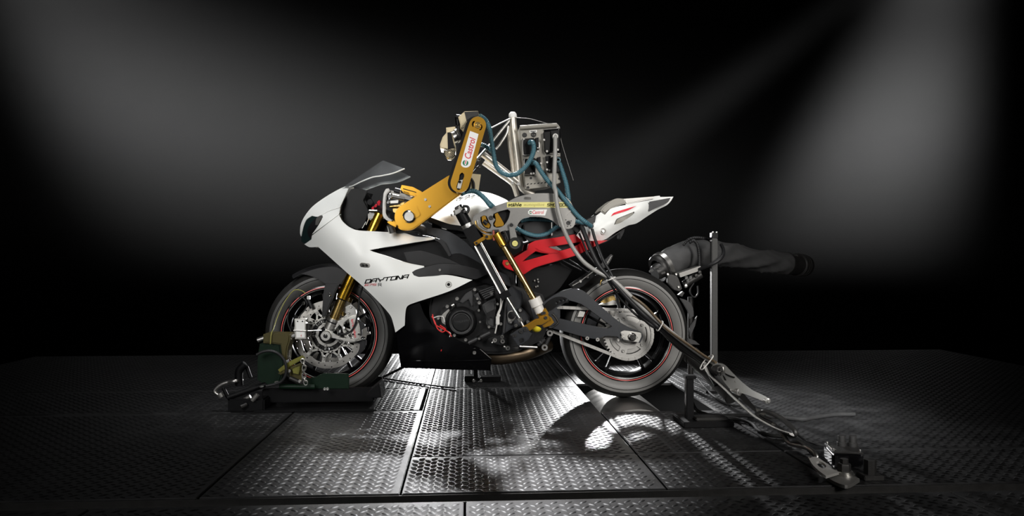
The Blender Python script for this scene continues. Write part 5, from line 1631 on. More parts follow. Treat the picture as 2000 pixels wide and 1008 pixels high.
c5 = tube('control_cable', SPT(('7', (520, 265), (600, 325), (700, 430), (760, 490), (900, 590), (1000, 660), (1070, 700)), dy=-0.012), 0.006, mat('brown_cable', (0.10, 0.07, 0.04), 0.35), None, seg=10)
tag(c5, 'brown cable lying uppermost in the bundle beside the rear wheel', 'cable', GL)
c6 = tube('control_cable', SPT(('7', (500, 270), (560, 370), (640, 450), (700, 480), (780, 560), (850, 620), (960, 690), (1010, 740)), dy=0.01), 0.009, CABLE, None, seg=10)
tag(c6, 'black cable sagging lowest in the bundle across the rear hub', 'cable', GL)


def tie(pa, pb, y, label):
    a, b = P(*pa, y - 0.022), P(*pb, y - 0.022)
    d = (b - a)
    o = tube('cable_tie', [a - Vector((0, -0.03, 0)), a, a.lerp(b, 0.5) + Vector((0, -0.006, 0)), b, b - Vector((0, -0.03, 0)), a.lerp(b, 0.5) + Vector((0, 0.045, 0)), a - Vector((0, -0.03, 0))], 0.0026, WIRE, None, seg=6)
    tag(o, label, 'cable tie', 'white ties round the cable bundle')


tie(K1('7', 362, 160), K1('7', 408, 140), -0.25, 'white tie on the cables above the rear tyre')
tie(K1('7', 690, 490), K1('7', 722, 435), -0.25, 'white tie on the cables over the rear rim')
tie(K1('7', 980, 745), K1('7', 1050, 660), YS(1390), 'white tie on the cables just above the ratchet')

# ratchet strap tensioner
rt = thing('ratchet_tensioner', 'steel ratchet strap tensioner with long lever slanting to the floor', 'ratchet', SPT(('a', (380, 300)))[0])


def RP(outl, dy0, dy1, name, m, parent, n=3, bevel=0.002, holes=()):
    """plate in the slanting plane of the strap"""
    bm = bmesh.new()
    loop = smooth_poly(outl, n)
    px = [K1('a', q[0], q[1]) for q in loop]
    a = [bm.verts.new(P(q[0], q[1], YS(q[0]) + dy0)) for q in px]
    b = [bm.verts.new(P(q[0], q[1], YS(q[0]) + dy1)) for q in px]
    bm.faces.new(a)
    bm.faces.new(list(reversed(b)))
    k = len(a)
    for i in range(k):
        bm.faces.new((a[i], b[i], b[(i + 1) % k], a[(i + 1) % k]))
    bmesh.ops.recalc_face_normals(bm, faces=bm.faces)
    return obj(name, bm, m, parent, 35)


lev = [(228, 165), (262, 155), (300, 165), (335, 200), (400, 265), (470, 320), (555, 362), (568, 380), (555, 396), (535, 388), (450, 355), (390, 335), (340, 320), (300, 275), (262, 225), (225, 205), (218, 185)]
lv = RP(lev, -0.02, -0.012, 'lever_plate', GALV, rt)
RP(lev, 0.03, 0.038, 'lever_plate', ALUD, rt)
wc = SPT(('a', (268, 195)))[0]
lathe('winding_drum', [(0, -0.036), (0.012, -0.036), (0.014, -0.03), (0.022, -0.03), (0.024, -0.02), (0.024, 0.05), (0, 0.05)], wc, CASTIRON, rt, seg=12)
tube('winding_slot', SPT(('a', (260, 182), (258, 205), (272, 212), (290, 205), (288, 180)), dy=-0.04), 0.004, STEEL, rt, n=3, seg=6)
RP([(300, 215), (320, 225), (345, 235), (365, 240), (360, 248), (330, 240), (305, 228)], -0.028, -0.02, 'pawl', CASTIRON, rt, bevel=0)
RP([(285, 225), (300, 240), (310, 262), (298, 258)], -0.028, -0.02, 'pawl', CASTIRON, rt)
for q, r in (((362, 263), 0.008), ((380, 326), 0.014), ((549, 380), 0.010)):
    p = SPT(('a', q))[0]
    lathe('pivot_bolt', [(0, -0.034), (r * 0.5, -0.034), (r * 0.55, -0.028), (r, -0.027), (r * 1.1, -0.02), (r * 1.1, 0.04), (0, 0.04)], p, STEEL, rt, seg=20)
bd = RP([(360, 340), (400, 330), (420, 345), (500, 440), (540, 470), (600, 500), (560, 500), (480, 450)], -0.01, 0.03, 'ratchet_body', CASTIRON, rt)
RP([(490, 432), (520, 440), (560, 470), (540, 478), (500, 455)], -0.012, -0.004, 'body_tab', ALU, rt)
lp = tube('tension_loop', SPT(('a', (500, 462), (560, 455), (640, 490), (700, 540), (735, 580), (720, 600), (660, 575), (590, 530), (530, 500), (500, 462))), 0.009, CASTIRON, rt, seg=10)
tube('tension_hook', SPT(('a', (600, 530), (650, 580), (690, 640), (740, 660), (800, 675), (850, 705), (870, 740), (855, 760), (825, 745))), 0.0085, STEEL, rt, seg=10)
tube('tension_hook', SPT(('a', (700, 650), (760, 640), (790, 665), (830, 700), (868, 735))), 0.007, CASTIRON, rt, seg=10)
# webbing strap
st = bmesh.new()
ptsA = curve_pts(SPT(('7', (1000, 700)), ('a', (180, 175), (215, 235), (290, 305), (380, 390), (480, 480), (560, 530), (640, 570), (715, 595)), dy=-0.025), 6)
sweep_bm(st, ptsA, 0.012, 8, flat=0.35)
so_ = obj('tension_strap', st, CABLEG, None, 50)
tag(so_, 'grey webbing strap running along the underside of the ratchet', 'strap')

# eye plate bolted to the floor
def GI(x, y, z):
    return G(*K1('i', x, y), z)


ep = thing('anchor_plate', 'steel eye plate bolted to the floor at the end of the strap', 'anchor', GI(720, 760, 0))
bm = bmesh.new()
lo_ = [(170, 470), (190, 450), (260, 430), (340, 455), (420, 510), (520, 590), (660, 690), (445, 762), (330, 670), (230, 570)]
ho_ = [(285, 520), (330, 500), (400, 530), (450, 590), (440, 622), (400, 628), (340, 600), (300, 560)]


def slab(name, out, holes, zf, th, m, parent):
    o2 = smooth_poly(out, 4)
    h2 = [smooth_poly(h, 4) for h in holes]
    W = []
    for lp_ in [o2] + h2:
        row = []
        for q in lp_:
            p = GI(q[0], q[1], 0)
            for _ in range(3):
                p = GI(q[0], q[1], zf(p.x, p.y) + th)
            row.append(p)
        W.append(row)
    v, tris = cdt([Vector((p.x, p.y)) for p in W[0]], [[Vector((p.x, p.y)) for p in h] for h in W[1:]])
    b = bmesh.new()
    up = [b.verts.new((q.x, q.y, zf(q.x, q.y) + th)) for q in v]
    dn = [b.verts.new((q.x, q.y, zf(q.x, q.y))) for q in v]
    for t in tris:
        b.faces.new([up[i] for i in t])
        b.faces.new([dn[i] for i in reversed(t)])
    ia_ = {x: i for i, x in enumerate(up)}
    for e in [e for e in b.edges if len(e.link_faces) == 1 and e.verts[0] in ia_]:
        i, j = ia_[e.verts[0]], ia_[e.verts[1]]
        b.faces.new((up[i], dn[i], dn[j], up[j]))
    bmesh.ops.delete(b, geom=[q for q in b.verts if not q.link_faces], context='VERTS')
    return obj(name, b, m, parent, 35)


e0, e1 = GI(200, 470, 0), GI(550, 730, 0)
slab('eye_tongue', lo_, [ho_], lambda x, y: 0.012 + 0.02 * max(0.0, min(1.0, (Vector((e1.x - x, e1.y - y)).length / (e1 - e0).length))), 0.008, ZINC, ep)
slab('base_plate', [(445, 762), (660, 690), (800, 700), (1000, 800), (800, 905), (620, 860)], [], lambda x, y: 0.003, 0.010, ALUD, ep)
bz = GI(745, 800, 0)
for k, r in enumerate((0.030, 0.026, 0.024)):
    lathe('washer', [(0.008, 0.013 + k * 0.004), (r, 0.013 + k * 0.004), (r, 0.0165 + k * 0.004), (0.008, 0.0165 + k * 0.004)], bz, STEEL, ep, axis=(0, 0, 1), seg=28, closed_profile=True)
lathe('anchor_nut', [(0, 0.060), (0.012, 0.060), (0.0125, 0.048), (0.018, 0.046), (0.0195, 0.042), (0.0195, 0.025), (0, 0.025)], bz, CASTIRON, ep, axis=(0, 0, 1), seg=6, smooth=20)

# black junction box with two cable plugs
g0, g1 = GI(455, 700, 0), GI(1005, 685, 0)
wx = (g1 - g0).length * 0.86
RJ = Matrix.Rotation(math.radians(-14), 3, 'Z')
JO = GI(800, 640, 0) + Vector((0.01, 0.045, 0))
jb = thing('junction_box', 'flat black junction box with two dark plugs on top, behind the bolted plate', 'box', JO)


def J(x, y, z):
    return JO + RJ @ Vector((x, y, z))


box('casing', J(0, 0, 0.027), (wx, 0.115, 0.046), GLOSSBLACK, jb, rot=RJ, bevel=0.007)
box('lid', J(0, 0, 0.053), (wx * 0.98, 0.112, 0.007), CASTIRON, jb, rot=RJ, bevel=0.002)
for dx in (0.0, 0.033):
    rod('plug', J(dx, 0.02, 0.055), J(dx, 0.02, 0.090), 0.0115, RUBBER, jb)
    rod('plug_collar', J(dx, 0.02, 0.055), J(dx, 0.02, 0.069), 0.0145, RUBBER, jb)
for dx in (-0.42, 0.42):
    for dy in (-0.042, 0.042):
        bolt(jb, J(dx * wx, dy, 0.0565), 0.004, STEEL, axis=(0, 0, 1))
box('lid_tag', J(-0.036, -0.01, 0.0568), (0.012, 0.055, 0.001), STEEL, jb, rot=RJ, bevel=0.0003)
b0 = GI(1170, 800, 0)
fbz = thing('floor_bolt', 'black bolt head standing on the floor right of the bolted plate', 'bolt', b0)
box('base', b0 + Vector((0, 0, 0.008)), (0.06, 0.05, 0.014), CASTIRON, fbz)
rod('head', b0 + Vector((0, 0, 0.014)), b0 + Vector((0, 0, 0.058)), 0.018, CASTIRON, fbz, seg=6)

# floor cables on the right
def FC(name, pts, r, m, label, cat='cable', k='a', lift=None):
    o = tube(name, [G(*K1(k, q[0], q[1]), (r + 0.002) if len(q) < 3 else q[2]) for q in pts], r, m, None, n=8, seg=8)
    return tag(o, label, cat)


FC('floor_cable', ((265, 482), (360, 478), (480, 478), (560, 478), (680, 490), (780, 500), (850, 490), (980, 472), (1100, 470)), 0.009, MATTE, 'black cable stretching straight back across the floor behind the ratchet')
FC('floor_cable', ((280, 490), (380, 500), (470, 530), (510, 570), (580, 600), (660, 605)), 0.007, MATTE, 'black cable curling on the floor under the ratchet hook')
FC('floor_cable', ((95, 320, 0.12), (100, 390, 0.05), (130, 445), (190, 470), (250, 480)), 0.007, MATTE, 'black cable dropping beside the black stand to its foot')
FC('floor_cable', ((140, 258), (200, 330), (270, 385), (340, 415), (400, 420)), 0.005, MATTE, 'thin black lead curving over the bright plates by the rear wheel')
FC('floor_cable', ((740, 590, 0.05), (800, 630), (870, 655), (950, 668), (1000, 690, 0.03)), 0.004, MATTE, 'thin black lead running into the junction box')

# black stand behind the strap
s0 = G(1350, 834)
sb = thing('support_stand', 'black upright stand on a flat foot under the cable bundle', 'stand', s0)
box('foot', s0 + Vector((0.065, 0.06, 0.012)), (0.20, 0.16, 0.022), BLACK, sb, bevel=0.003)
box('foot_pad', s0 + Vector((0.085, 0.03, 0.028)), (0.13, 0.06, 0.012), CASTIRON, sb, bevel=0.003)
ht = P(1344, 738, s0.y + 0.05)
box('post', ((ht.x + 0.004), s0.y + 0.05, (0.02 + ht.z) / 2), (0.030, 0.030, ht.z - 0.02), BLACK, sb, bevel=0.003)
box('head', (ht.x + 0.006, s0.y + 0.05, ht.z + 0.004), (0.044, 0.044, 0.014), BLACK, sb, bevel=0.003)
ra = P(1352, 730, -0.33)
rb = thing('rubber_buffer', 'fat black rubber roller lying beneath the cable bundle behind the ratchet', 'roller', P(1400, 730, YS(1400) + 0.12))
ends = [SPT(('a', (100, 110)), dy=0.10)[0], SPT(('a', (345, 350)), dy=0.10)[0]]
rod('roller_body', ends[0], ends[1], 0.036, RUBBER, rb, seg=28)
dd = (ends[1] - ends[0]).normalized()
for t in (0.0, 1.0):
    c0 = ends[0].lerp(ends[1], t)
    rod('end_cap', c0 - dd * 0.008, c0 + dd * 0.008, 0.039, CASTIRON, rb, seg=28)

# dynamometer roller under the rear wheel
rl = thing('dynamometer_roller', 'steel test roller in the floor pit under the rear tyre', 'roller', (AR.x, 0, -0.26))
RB = lathe('drum', [(0.02, -0.30), (0.243, -0.30), (0.25, -0.295), (0.25, 0.295), (0.243, 0.30), (0.02, 0.30)], (AR.x, 0, -0.2505), STEEL, rl, seg=96)
for s in (-1, 1):
    lathe('drum_flange', [(0.03, s * 0.302), (0.11, s * 0.302), (0.115, s * 0.308), (0.03, s * 0.308)], (AR.x, 0, -0.2505), CASTIRON, rl, seg=48)
rod('drum_shaft', (AR.x, -0.33, -0.2505), (AR.x, 0.35, -0.2505), 0.03, CASTIRON, rl)

# ------------------------------------------------------------------ front wheel clamp (green and olive) and its levers
def PB(y, *pts):
    return [P(q[0], q[1], q[2] if len(q) > 2 else y) for q in K('b', *pts)]


c0 = G(590, 790)
fc = thing('wheel_clamp', 'shade-darkened green and olive floor clamp holding the front wheel', 'clamp', (AF.x - 0.05, -0.12, 0))
bx0, bx1 = P(505, 780, -0.2).x, P(735, 780, -0.2).x
box('base_plate', ((bx0 + bx1) / 2, -0.06, 0.006), (bx1 - bx0, 0.44, 0.010), BLACK, fc, bevel=0.004)  # base plate blackened to stand for the shade low on the clamp
for y in (-0.17, 0.13):
    bm = bmesh.new()
    box_bm(bm, ((bx0 + bx1) / 2, y, 0.055), (bx1 - bx0 - 0.02, 0.022, 0.062), None, 0.004)
    obj('cradle_rail', bm, BLACK, fc)  # rails coloured black as painted shade at the clamp's foot
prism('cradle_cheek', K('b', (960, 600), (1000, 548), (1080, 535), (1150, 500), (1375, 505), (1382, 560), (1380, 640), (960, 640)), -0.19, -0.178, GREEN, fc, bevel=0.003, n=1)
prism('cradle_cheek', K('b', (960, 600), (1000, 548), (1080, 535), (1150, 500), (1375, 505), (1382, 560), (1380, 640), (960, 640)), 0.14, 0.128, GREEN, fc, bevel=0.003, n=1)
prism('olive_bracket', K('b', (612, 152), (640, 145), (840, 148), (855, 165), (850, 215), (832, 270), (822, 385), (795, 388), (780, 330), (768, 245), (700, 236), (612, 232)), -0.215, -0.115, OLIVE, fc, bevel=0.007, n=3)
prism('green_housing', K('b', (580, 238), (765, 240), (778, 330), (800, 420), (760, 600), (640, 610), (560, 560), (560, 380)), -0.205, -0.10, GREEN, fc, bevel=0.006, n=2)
prism('olive_arm', K('b', (745, 470), (800, 425), (860, 390), (955, 345), (978, 372), (880, 425), (820, 460), (762, 495)), -0.235, -0.20, YELLOW, fc, bevel=0.003, n=3)
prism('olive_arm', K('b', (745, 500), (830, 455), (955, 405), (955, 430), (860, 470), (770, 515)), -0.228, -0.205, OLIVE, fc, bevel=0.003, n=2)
prism('olive_web', K('b', (868, 445), (945, 428), (940, 470), (930, 512), (880, 500)), -0.225, -0.205, YELLOW, fc, bevel=0.002, n=1)
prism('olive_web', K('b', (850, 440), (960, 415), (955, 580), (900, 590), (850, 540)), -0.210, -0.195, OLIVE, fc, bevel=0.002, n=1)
prism('wedge_block', K('b', (1530, 690), (1580, 650), (1650, 590), (1662, 640), (1672, 720), (1540, 722)), -0.28, -0.12, BLACK, fc, bevel=0.004, n=1)
rod('clamp_lever', PB(-0.18, (565, 205))[0], PB(-0.18, (640, 180))[0], 0.011, STEEL, fc, label='steel lever end')
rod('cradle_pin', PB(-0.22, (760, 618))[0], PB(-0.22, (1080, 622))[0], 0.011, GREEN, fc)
rod('strut', PB(-0.23, (850, 540))[0], PB(-0.23, (940, 580))[0], 0.010, CASTIRON, fc)
for q in ((848, 480), (940, 572), (740, 585), (1165, 640), (1190, 640)):
    bolt(fc, PB(-0.242, q)[0], 0.006, STEEL)
# chain
chn = thing('tie_down_chain', 'short steel chain hanging over the olive arm by the brake disc', 'chain', PB(-0.25, (985, 500))[0])
line = [(958, 372), (975, 395), (985, 440), (975, 490), (980, 530), (990, 570), (1000, 605)]
cp = curve_pts(PB(-0.255, *line), 12)
acc_ = [0]
for a, b in zip(cp, cp[1:]):
    acc_.append(acc_[-1] + (b - a).length)


def along(s):
    s = max(0, min(acc_[-1], s))
    j = 0
    while j < len(acc_) - 2 and acc_[j + 1] < s:
        j += 1
    return cp[j].lerp(cp[j + 1], (s - acc_[j]) / max(1e-9, acc_[j + 1] - acc_[j]))


nlk = 7
for i in range(nlk):
    a, b = along(acc_[-1] * i / nlk - 0.004), along(acc_[-1] * (i + 1) / nlk + 0.004)
    d = b - a
    t = d.normalized()
    side = Vector((0, 1, 0)) if i % 2 else t.cross(Vector((0, 1, 0))).normalized()
    side = (side - t * side.dot(t)).normalized()
    r_ = 0.0075
    hl_ = max(0.003, d.length / 2 - r_)
    m_ = (a + b) / 2
    loop = [m_ + t * (hl_ + r_ * math.sin(u)) + side * r_ * math.cos(u) for u in np.linspace(0, PI, 8)] + [m_ - t * (hl_ + r_ * math.sin(u)) - side * r_ * math.cos(u) for u in np.linspace(0, PI, 8)]
    loop.append(loop[0])
    tube('chain_link', loop, 0.0028, STEEL, chn, n=1, seg=6)
# cable hoop
hp_ = tube('cable_loop', PB(-0.26, (555, 335), (610, 308), (680, 300), (750, 325), (800, 380), (820, 450), (812, 520), (780, 570), (742, 590), (690, 605), (640, 615)), 0.0062, CABLE, None, seg=10)
tag(hp_, 'dark round cable loop standing in front of the green clamp', 'cable')
ln = tube('brake_line', [P(597, 573, -0.12), P(587, 567, -0.12), P(573, 568, -0.115), P(557, 588, -0.11), P(544, 614, -0.13), P(535, 640, -0.19), P(530, 652, -0.225), P(528, 672, -0.228)], 0.0018, mat('yellow_green_lead', (0.30, 0.29, 0.07), 0.45), None, seg=6)
tag(ln, 'thin yellow-green lead lying along the front tyre down to the olive bracket', 'cable')
# sensor box clipped to the disc
sbx = thing('sensor_box', 'silver sensor box with screws in front of the front brake disc', 'box', P(*K1('e', 145, 465), -0.16))
sx = prism('casing', K('e', (84, 352), (205, 350), (210, 572), (90, 575)), -0.175, -0.125, ALU, sbx, bevel=0.002, n=1)
prism('face_plate', K('e', (100, 368), (195, 366), (198, 558), (104, 560)), -0.178, -0.174, STICKER_W, sbx, bevel=0.001, n=1, label='white face plate')
for q in ((118, 380), (172, 380)):
    bolt(sx, P(*K1('e', *q), -0.179), 0.0028, BLACK, 0.002)
for q in ((158, 490), (158, 530), (158, 540)):
    rod('led', P(*K1('e', *q), -0.1795), P(*K1('e', *q), -0.177), 0.0018, INKR, sx)
rod('cross_wire', P(*K1('e', 72, 478), -0.184), P(*K1('e', 215, 484), -0.184), 0.0022, STEEL, sbx)
rod('holding_rod', P(*K1('e', 205, 484), -0.15), P(*K1('e', 385, 476), -0.15), 0.0032, CHROME, sbx)
prism('box_bracket', K('e', (205, 400), (245, 410), (245, 540), (210, 560)), -0.15, -0.12, CASTIRON, sbx, bevel=0.002, n=1)
wl = tube('sensor_wire', [P(*q) for q in [K1('e', 140, 350) + (-0.15,), K1('e', 150, 310) + (-0.13,), K1('e', 200, 250) + (-0.11,), K1('e', 222, 190) + (-0.11,), K1('e', 195, 135) + (-0.11,), K1('e', 140, 110) + (-0.11,), K1('e', 70, 150) + (-0.11,), K1('e', 25, 250) + (-0.11,),
                                     K1('e', 10, 380) + (-0.11,), K1('e', 60, 520) + (-0.12,), K1('e', 90, 560) + (-0.13,)]], 0.003, CABLE, None, seg=8)
tag(wl, 'black wire looping from the silver sensor box round the front rim', 'cable')
ps = thing('pickup_sensor', 'small black pickup sensor clipped above the front brake disc', 'sensor', P(*K1('e', 250, 180), -0.10))
rod('body', P(*K1('e', 225, 120), -0.10), P(*K1('e', 275, 235), -0.10), 0.009, DARK, ps)
box('clip', P(*K1('e', 240, 120), -0.105), (0.014, 0.012, 0.016), STEEL, ps)
rod('clip_screw', P(*K1('e', 180, 182), -0.10), P(*K1('e', 190, 182), -0.095), 0.008, STEEL, ps)
# foot pump / lever set lying at the far left
lf = thing('lever_frame', 'black lever frame with bent steel hoop lying left of the front wheel', 'lever frame', G(500, 800))


def GB(z, *pts):
    return [G(q[0], q[1], q[2] if len(q) > 2 else z) for q in K('b', *pts)]


tube('hoop', PB(-0.22, (420, 562, -0.12), (380, 570), (300, 580), (230, 605), (185, 645), (182, 668), (210, 690), (240, 708)), 0.0085, STEEL, lf, seg=12)
rod('pedal', PB(-0.22, (225, 680))[0], PB(-0.22, (250, 712))[0], 0.016, ALUD, lf)
tube('upright', PB(-0.2, (400, 610), (395, 540), (400, 480), (430, 440), (455, 420)), 0.017, BLACK, lf, seg=10)
rod('upright', PB(-0.18, (465, 440))[0], PB(-0.18, (500, 540))[0], 0.008, BLACK, lf)
rod('upright', PB(-0.24, (255, 630))[0], PB(-0.24, (300, 720))[0], 0.008, BLACK, lf)
rod('side_rail', PB(-0.24, (380, 775))[0], PB(-0.24, (500, 708))[0], 0.010, ALUD, lf)
rod('side_rail', PB(-0.28, (515, 745))[0], PB(-0.28, (565, 690))[0], 0.010, ALUD, lf)
rod('side_rail', PB(-0.26, (290, 720))[0], PB(-0.2, (640, 600))[0], 0.012, BLACK, lf)
rod('side_rail', PB(-0.30, (410, 805))[0], PB(-0.28, (465, 780))[0], 0.009, CASTIRON, lf)
lc = (PB(-0.24, (400, 740))[0] + PB(-0.2, (640, 640))[0]) / 2
bxl = PB(-0.2, (300, 700))[0].x
bxr = PB(-0.2, (620, 700))[0].x
box('frame_body', ((bxl + bxr) / 2 + 0.02, -0.17, 0.030), (bxr - bxl, 0.20, 0.055), BLACK, lf, bevel=0.006)
for q, z in (((600, 620), 0.0), ((735, 580), 0.0)):
    lathe('steel_button', [(0, -0.004), (0.008, -0.003), (0.010, 0.002), (0, 0.004)], PB(-0.25, q)[0], STEEL, lf, axis=(0, -0.3, 1), seg=16)
# tie bar and clamp on the floor under the belly
fk = thing('floor_clamp', 'low black clamp with two feet on the bright plates under the belly pan', 'clamp', G(942, 741))
g_ = G(942, 745)
for x0_, x1_, hh in ((907, 926, 0.030), (937, 978, 0.026)):
    a, b = G(x0_, 745), G(x1_, 745)
    box('foot', ((a.x + b.x) / 2, a.y, hh / 2 + 0.003), (b.x - a.x, 0.07, hh), BLACK, fk, bevel=0.003)
p_ = G(929, 745)
box('upright', (p_.x, p_.y, 0.055), (0.022, 0.022, 0.10), BLACK, fk, bevel=0.002)
box('crossbar', (p_.x + 0.03, p_.y, 0.012), (0.16, 0.03, 0.014), BLACK, fk, bevel=0.002)
box('saddle', (p_.x + 0.02, p_.y, 0.108), (0.12, 0.05, 0.016), BLACK, fk, bevel=0.002)
for x_ in (925, 939):
    rod('clamp_screw', G(x_, 747) + Vector((0, -0.036, 0.016)), G(x_, 747) + Vector((0, -0.046, 0.016)), 0.008, STEEL, fk)
tb = rod('tie_bar', G(742, 740, 0.012), P(790, 716, -0.12) + Vector((0, 0, 0)), 0.006, BLACK, None)
tag(tb, 'thin black bar from the belly pan to the floor behind the front tyre', 'bar')
FC('floor_cable', ((850, 858), (940, 868), (1040, 882), (1200, 905), (1400, 930)), 0.004, CABLE, 'thin black lead across the bright plates beside the belly pan', k='2')

# ------------------------------------------------------------------ exhaust extraction
post_y = 0.10
pp0, pp1 = P(1390.5, 455, post_y), P(1402, 455, post_y)
ft = thing('steel_post', 'grey square steel post in front of the black extraction hose', 'post', (pp0.x, post_y, 0))
w_ = pp1.x - pp0.x
top_z = pp0.z
box('tube', ((pp0.x + pp1.x) / 2, post_y + w_ / 2, (top_z - 0.03) / 2 + 0.006), (w_, w_, top_z - 0.035), POST, ft, bevel=0.003)
box('top_cap', ((pp0.x + pp1.x) / 2, post_y + w_ / 2, top_z - 0.012), (w_ * 1.06, w_ * 1.06, 0.026), BLACK, ft, bevel=0.002)
for q in ((1393, 454), (1400, 454)):
    bolt(ft, P(q[0], q[1], post_y + 0.01), 0.004, STEEL, axis=(0, 0, 1))
box('foot', ((pp0.x + pp1.x) / 2, post_y + w_ / 2, 0.006), (0.12, 0.12, 0.010), BLACK, ft)


def P9(*pts):
    return [P(q[0], q[1], q[2]) for q in K('9', *pts)]


eh = thing('extraction_hose', 'wide black canvas extraction hose behind the steel post', 'hose', P(1440, 500, 0.45))
ctr = curve_pts(P9((190, 345, 0.24), (260, 305, 0.26), (360, 255, 0.30), (480, 240, 0.36), (600, 240, 0.44), (720, 258, 0.56), (850, 285, 0.72), (980, 302, 0.88), (1090, 315, 1.00)), 10)
bm = bmesh.new()
n_ = len(ctr)
u_ = None
seg = 40
rings = []
for i in range(n_):
    t = (ctr[min(i + 1, n_ - 1)] - ctr[max(i - 1, 0)]).normalized()
    if u_ is None:
        u_ = t.orthogonal().normalized()
    u_ = (u_ - t * u_.dot(t)).normalized()
    v_ = t.cross(u_)
    f_ = i / (n_ - 1)
    r_ = 0.070 if f_ < 0.45 else 0.070 - 0.006 * math.sin((f_ - 0.45) / 0.55 * PI)
    rg = []
    for k in range(seg):
        a = 2 * PI * k / seg
        tw = 0.0
        if f_ > 0.40:
            tw = 0.015 * (0.6 - abs(math.sin(2.5 * a + 15 * f_)) ** 0.7) * min(1, (f_ - 0.40) * 8) * min(1, (1.0 - f_) * 8 + 0.1)
        wr = 0.002 * math.sin(3 * a + 40 * f_) + 0.0015 * math.sin(7 * a - 63 * f_)
        rg.append(bm.verts.new(ctr[i] + (u_ * math.cos(a) + v_ * math.sin(a)) * (r_ + tw + wr)))
    rings.append(rg)
for a, b in zip(rings, rings[1:]):
    for k in range(seg):
        bm.faces.new((a[k], b[k], b[(k + 1) % seg], a[(k + 1) % seg]))
obj('canvas', bm, FABRIC, eh, 60)
d0 = (ctr[0] - ctr[3]).normalized()
c_ = ctr[0]
lathe('clamp_band', [(0.070, -0.012), (0.0755, -0.012), (0.0755, 0.012), (0.070, 0.012)], c_ - d0 * 0.015, STEEL, eh, axis=d0, seg=48, closed_profile=True, label='bright metal band')
lathe('mouth_ring', [(0.050, 0.0), (0.068, 0.0), (0.071, 0.006), (0.071, 0.022), (0.066, 0.03), (0.050, 0.026)], c_ - d0 * 0.004, CASTIRON, eh, axis=d0, seg=48, closed_profile=True)
lathe('seam_band', [(0.0705, -0.003), (0.0725, -0.003), (0.0725, 0.003), (0.0705, 0.003)], ctr[5], FABRIC, eh, axis=(ctr[6] - ctr[4]), seg=48, closed_profile=True)
e_ = ctr[-1]
de = (ctr[-1] - ctr[-4]).normalized()
lathe('end_band', [(0.060, -0.02), (0.071, -0.02), (0.073, 0.0), (0.071, 0.02), (0.060, 0.02)], e_ + de * 0.02, CASTIRON, eh, axis=de, seg=40, closed_profile=True)
lathe('pipe_end', [(0.05, 0.03), (0.060, 0.03), (0.062, 0.16), (0.068, 0.165), (0.069, 0.26), (0.064, 0.27), (0.05, 0.27)], e_, RUBBER, eh, axis=de, seg=40, closed_profile=True)
for t in (0.17, 0.20, 0.225):
    lathe('pipe_rib', [(0.068, -0.004), (0.073, -0.004), (0.073, 0.004), (0.068, 0.004)], e_ + de * t, RUBBER, eh, axis=de, seg=40, closed_profile=True)
q_ = P9((1155, 262, 1.05))[0]
box('band_buckle', q_, (0.05, 0.03, 0.02), CASTIRON, eh)
# nozzle holder with clamps in front of the hose mouth
nh = thing('nozzle_holder', 'dark metal nozzle holder with bright clips at the hose mouth', 'holder', P(1330, 550, 0.14))
prism('holder_plate', K('9', (240, 395), (300, 400), (318, 425), (345, 500), (325, 520), (285, 505), (240, 455)), 0.13, 0.16, CASTIRON, nh, bevel=0.003, n=1)
rr_ = beam_rot(P9((470, 345, 0.14))[0] - P9((310, 400, 0.14))[0])
a_, b_ = P9((310, 405, 0.16))[0], P9((465, 345, 0.16))[0]
box('holder_rail', (a_ + b_) / 2, ((b_ - a_).length, 0.08, 0.022), ALUD, nh, rot=rr_, bevel=0.002)
rod('valve_body', P9((360, 470, 0.14))[0], P9((480, 395, 0.14))[0], 0.020, CASTIRON, nh, seg=20)
for q in ((400, 425), (445, 405), (370, 480), (470, 380)):
    lathe('valve_knob', [(0, -0.012), (0.008, -0.010), (0.010, 0.0), (0.006, 0.006)], P9((q[0], q[1], 0.12))[0], STEEL if q[0] < 420 else CASTIRON, nh, seg=18)
for q in ((375, 420), (405, 418), (385, 438)):
    box('bright_clip', P9((q[0], q[1], 0.105))[0], (0.014, 0.010, 0.016), CHROME, nh)
for q in ((318, 488), (300, 395), (240, 395)):
    bolt(nh, P9((q[0], q[1], 0.125))[0], 0.005, STEEL)
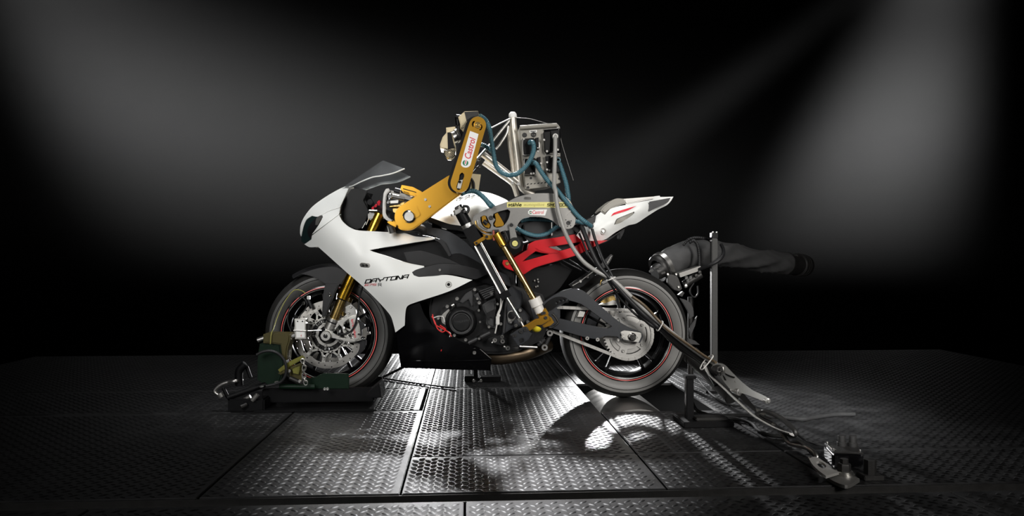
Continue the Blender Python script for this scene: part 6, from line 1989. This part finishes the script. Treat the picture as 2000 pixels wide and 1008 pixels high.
lathe('exhaust_nozzle', [(0.0, -0.02), (0.035, -0.02), (0.042, 0), (0.042, 0.05), (0.0, 0.05)], P9((165, 375, 0.20))[0], CASTIRON, nh, axis=-d0, seg=32)
for q in ((155, 345), (185, 355), (120, 370), (205, 385)):
    box('mouth_clip', P9((q[0], q[1], 0.165))[0], (0.022, 0.014, 0.010), CASTIRON, nh, rot=rr_)
tube('trigger_loop', P9((430, 460, 0.12), (405, 500, 0.12), (408, 540, 0.12), (435, 562, 0.12), (460, 535, 0.12), (458, 480, 0.12)), 0.004, CABLE, nh)
prism('holder_tail', K('9', (320, 545), (350, 520), (362, 530), (345, 558)), 0.12, 0.15, CASTIRON, nh, bevel=0.001, n=1)
prism('rubber_flap', K('9', (330, 570), (390, 590), (425, 640), (430, 700), (400, 720), (385, 660)), 0.15, 0.165, FABRIC, nh, bevel=0.002, n=2)
prism('rubber_flap', K('9', (400, 790), (420, 750), (455, 700), (440, 770), (405, 850)), 0.14, 0.155, FABRIC, nh, bevel=0.002, n=1)
prism('rubber_flap', K('9', (385, 860), (440, 880), (475, 910), (400, 905)), 0.14, 0.17, FABRIC, nh, bevel=0.002, n=1)
rod('holder_leg', P9((405, 560, 0.17))[0], Vector((P9((405, 560, 0.17))[0].x, 0.17, 0.003)), 0.014, CASTIRON, nh)
ch1 = hose('air_hose', P9((350, 185, 0.2), (395, 140, 0.19), (460, 128, 0.18), (530, 140, 0.19), (560, 160, 0.22)), 0.0075, CABLE, None, pitch=0.011)
tag(ch1, 'black ribbed hose arching over the canvas hose to the top of the post', 'hose')
ch2 = hose('air_hose', P9((395, 165, 0.18), (430, 150, 0.17), (455, 180, 0.165), (468, 250, 0.16), (470, 340, 0.15)), 0.0085, CABLE, None, pitch=0.011)
tag(ch2, 'black ribbed hose dropping from the canvas hose to the nozzle holder', 'hose')
ch3 = tube('air_hose', P9((470, 360, 0.12), (540, 330, 0.075), (600, 300, 0.065), (640, 260, 0.08), (645, 215, 0.15), (630, 180, 0.2)), 0.009, CABLE, None, seg=12)
tag(ch3, 'smooth black hose curling round in front of the steel post', 'hose')
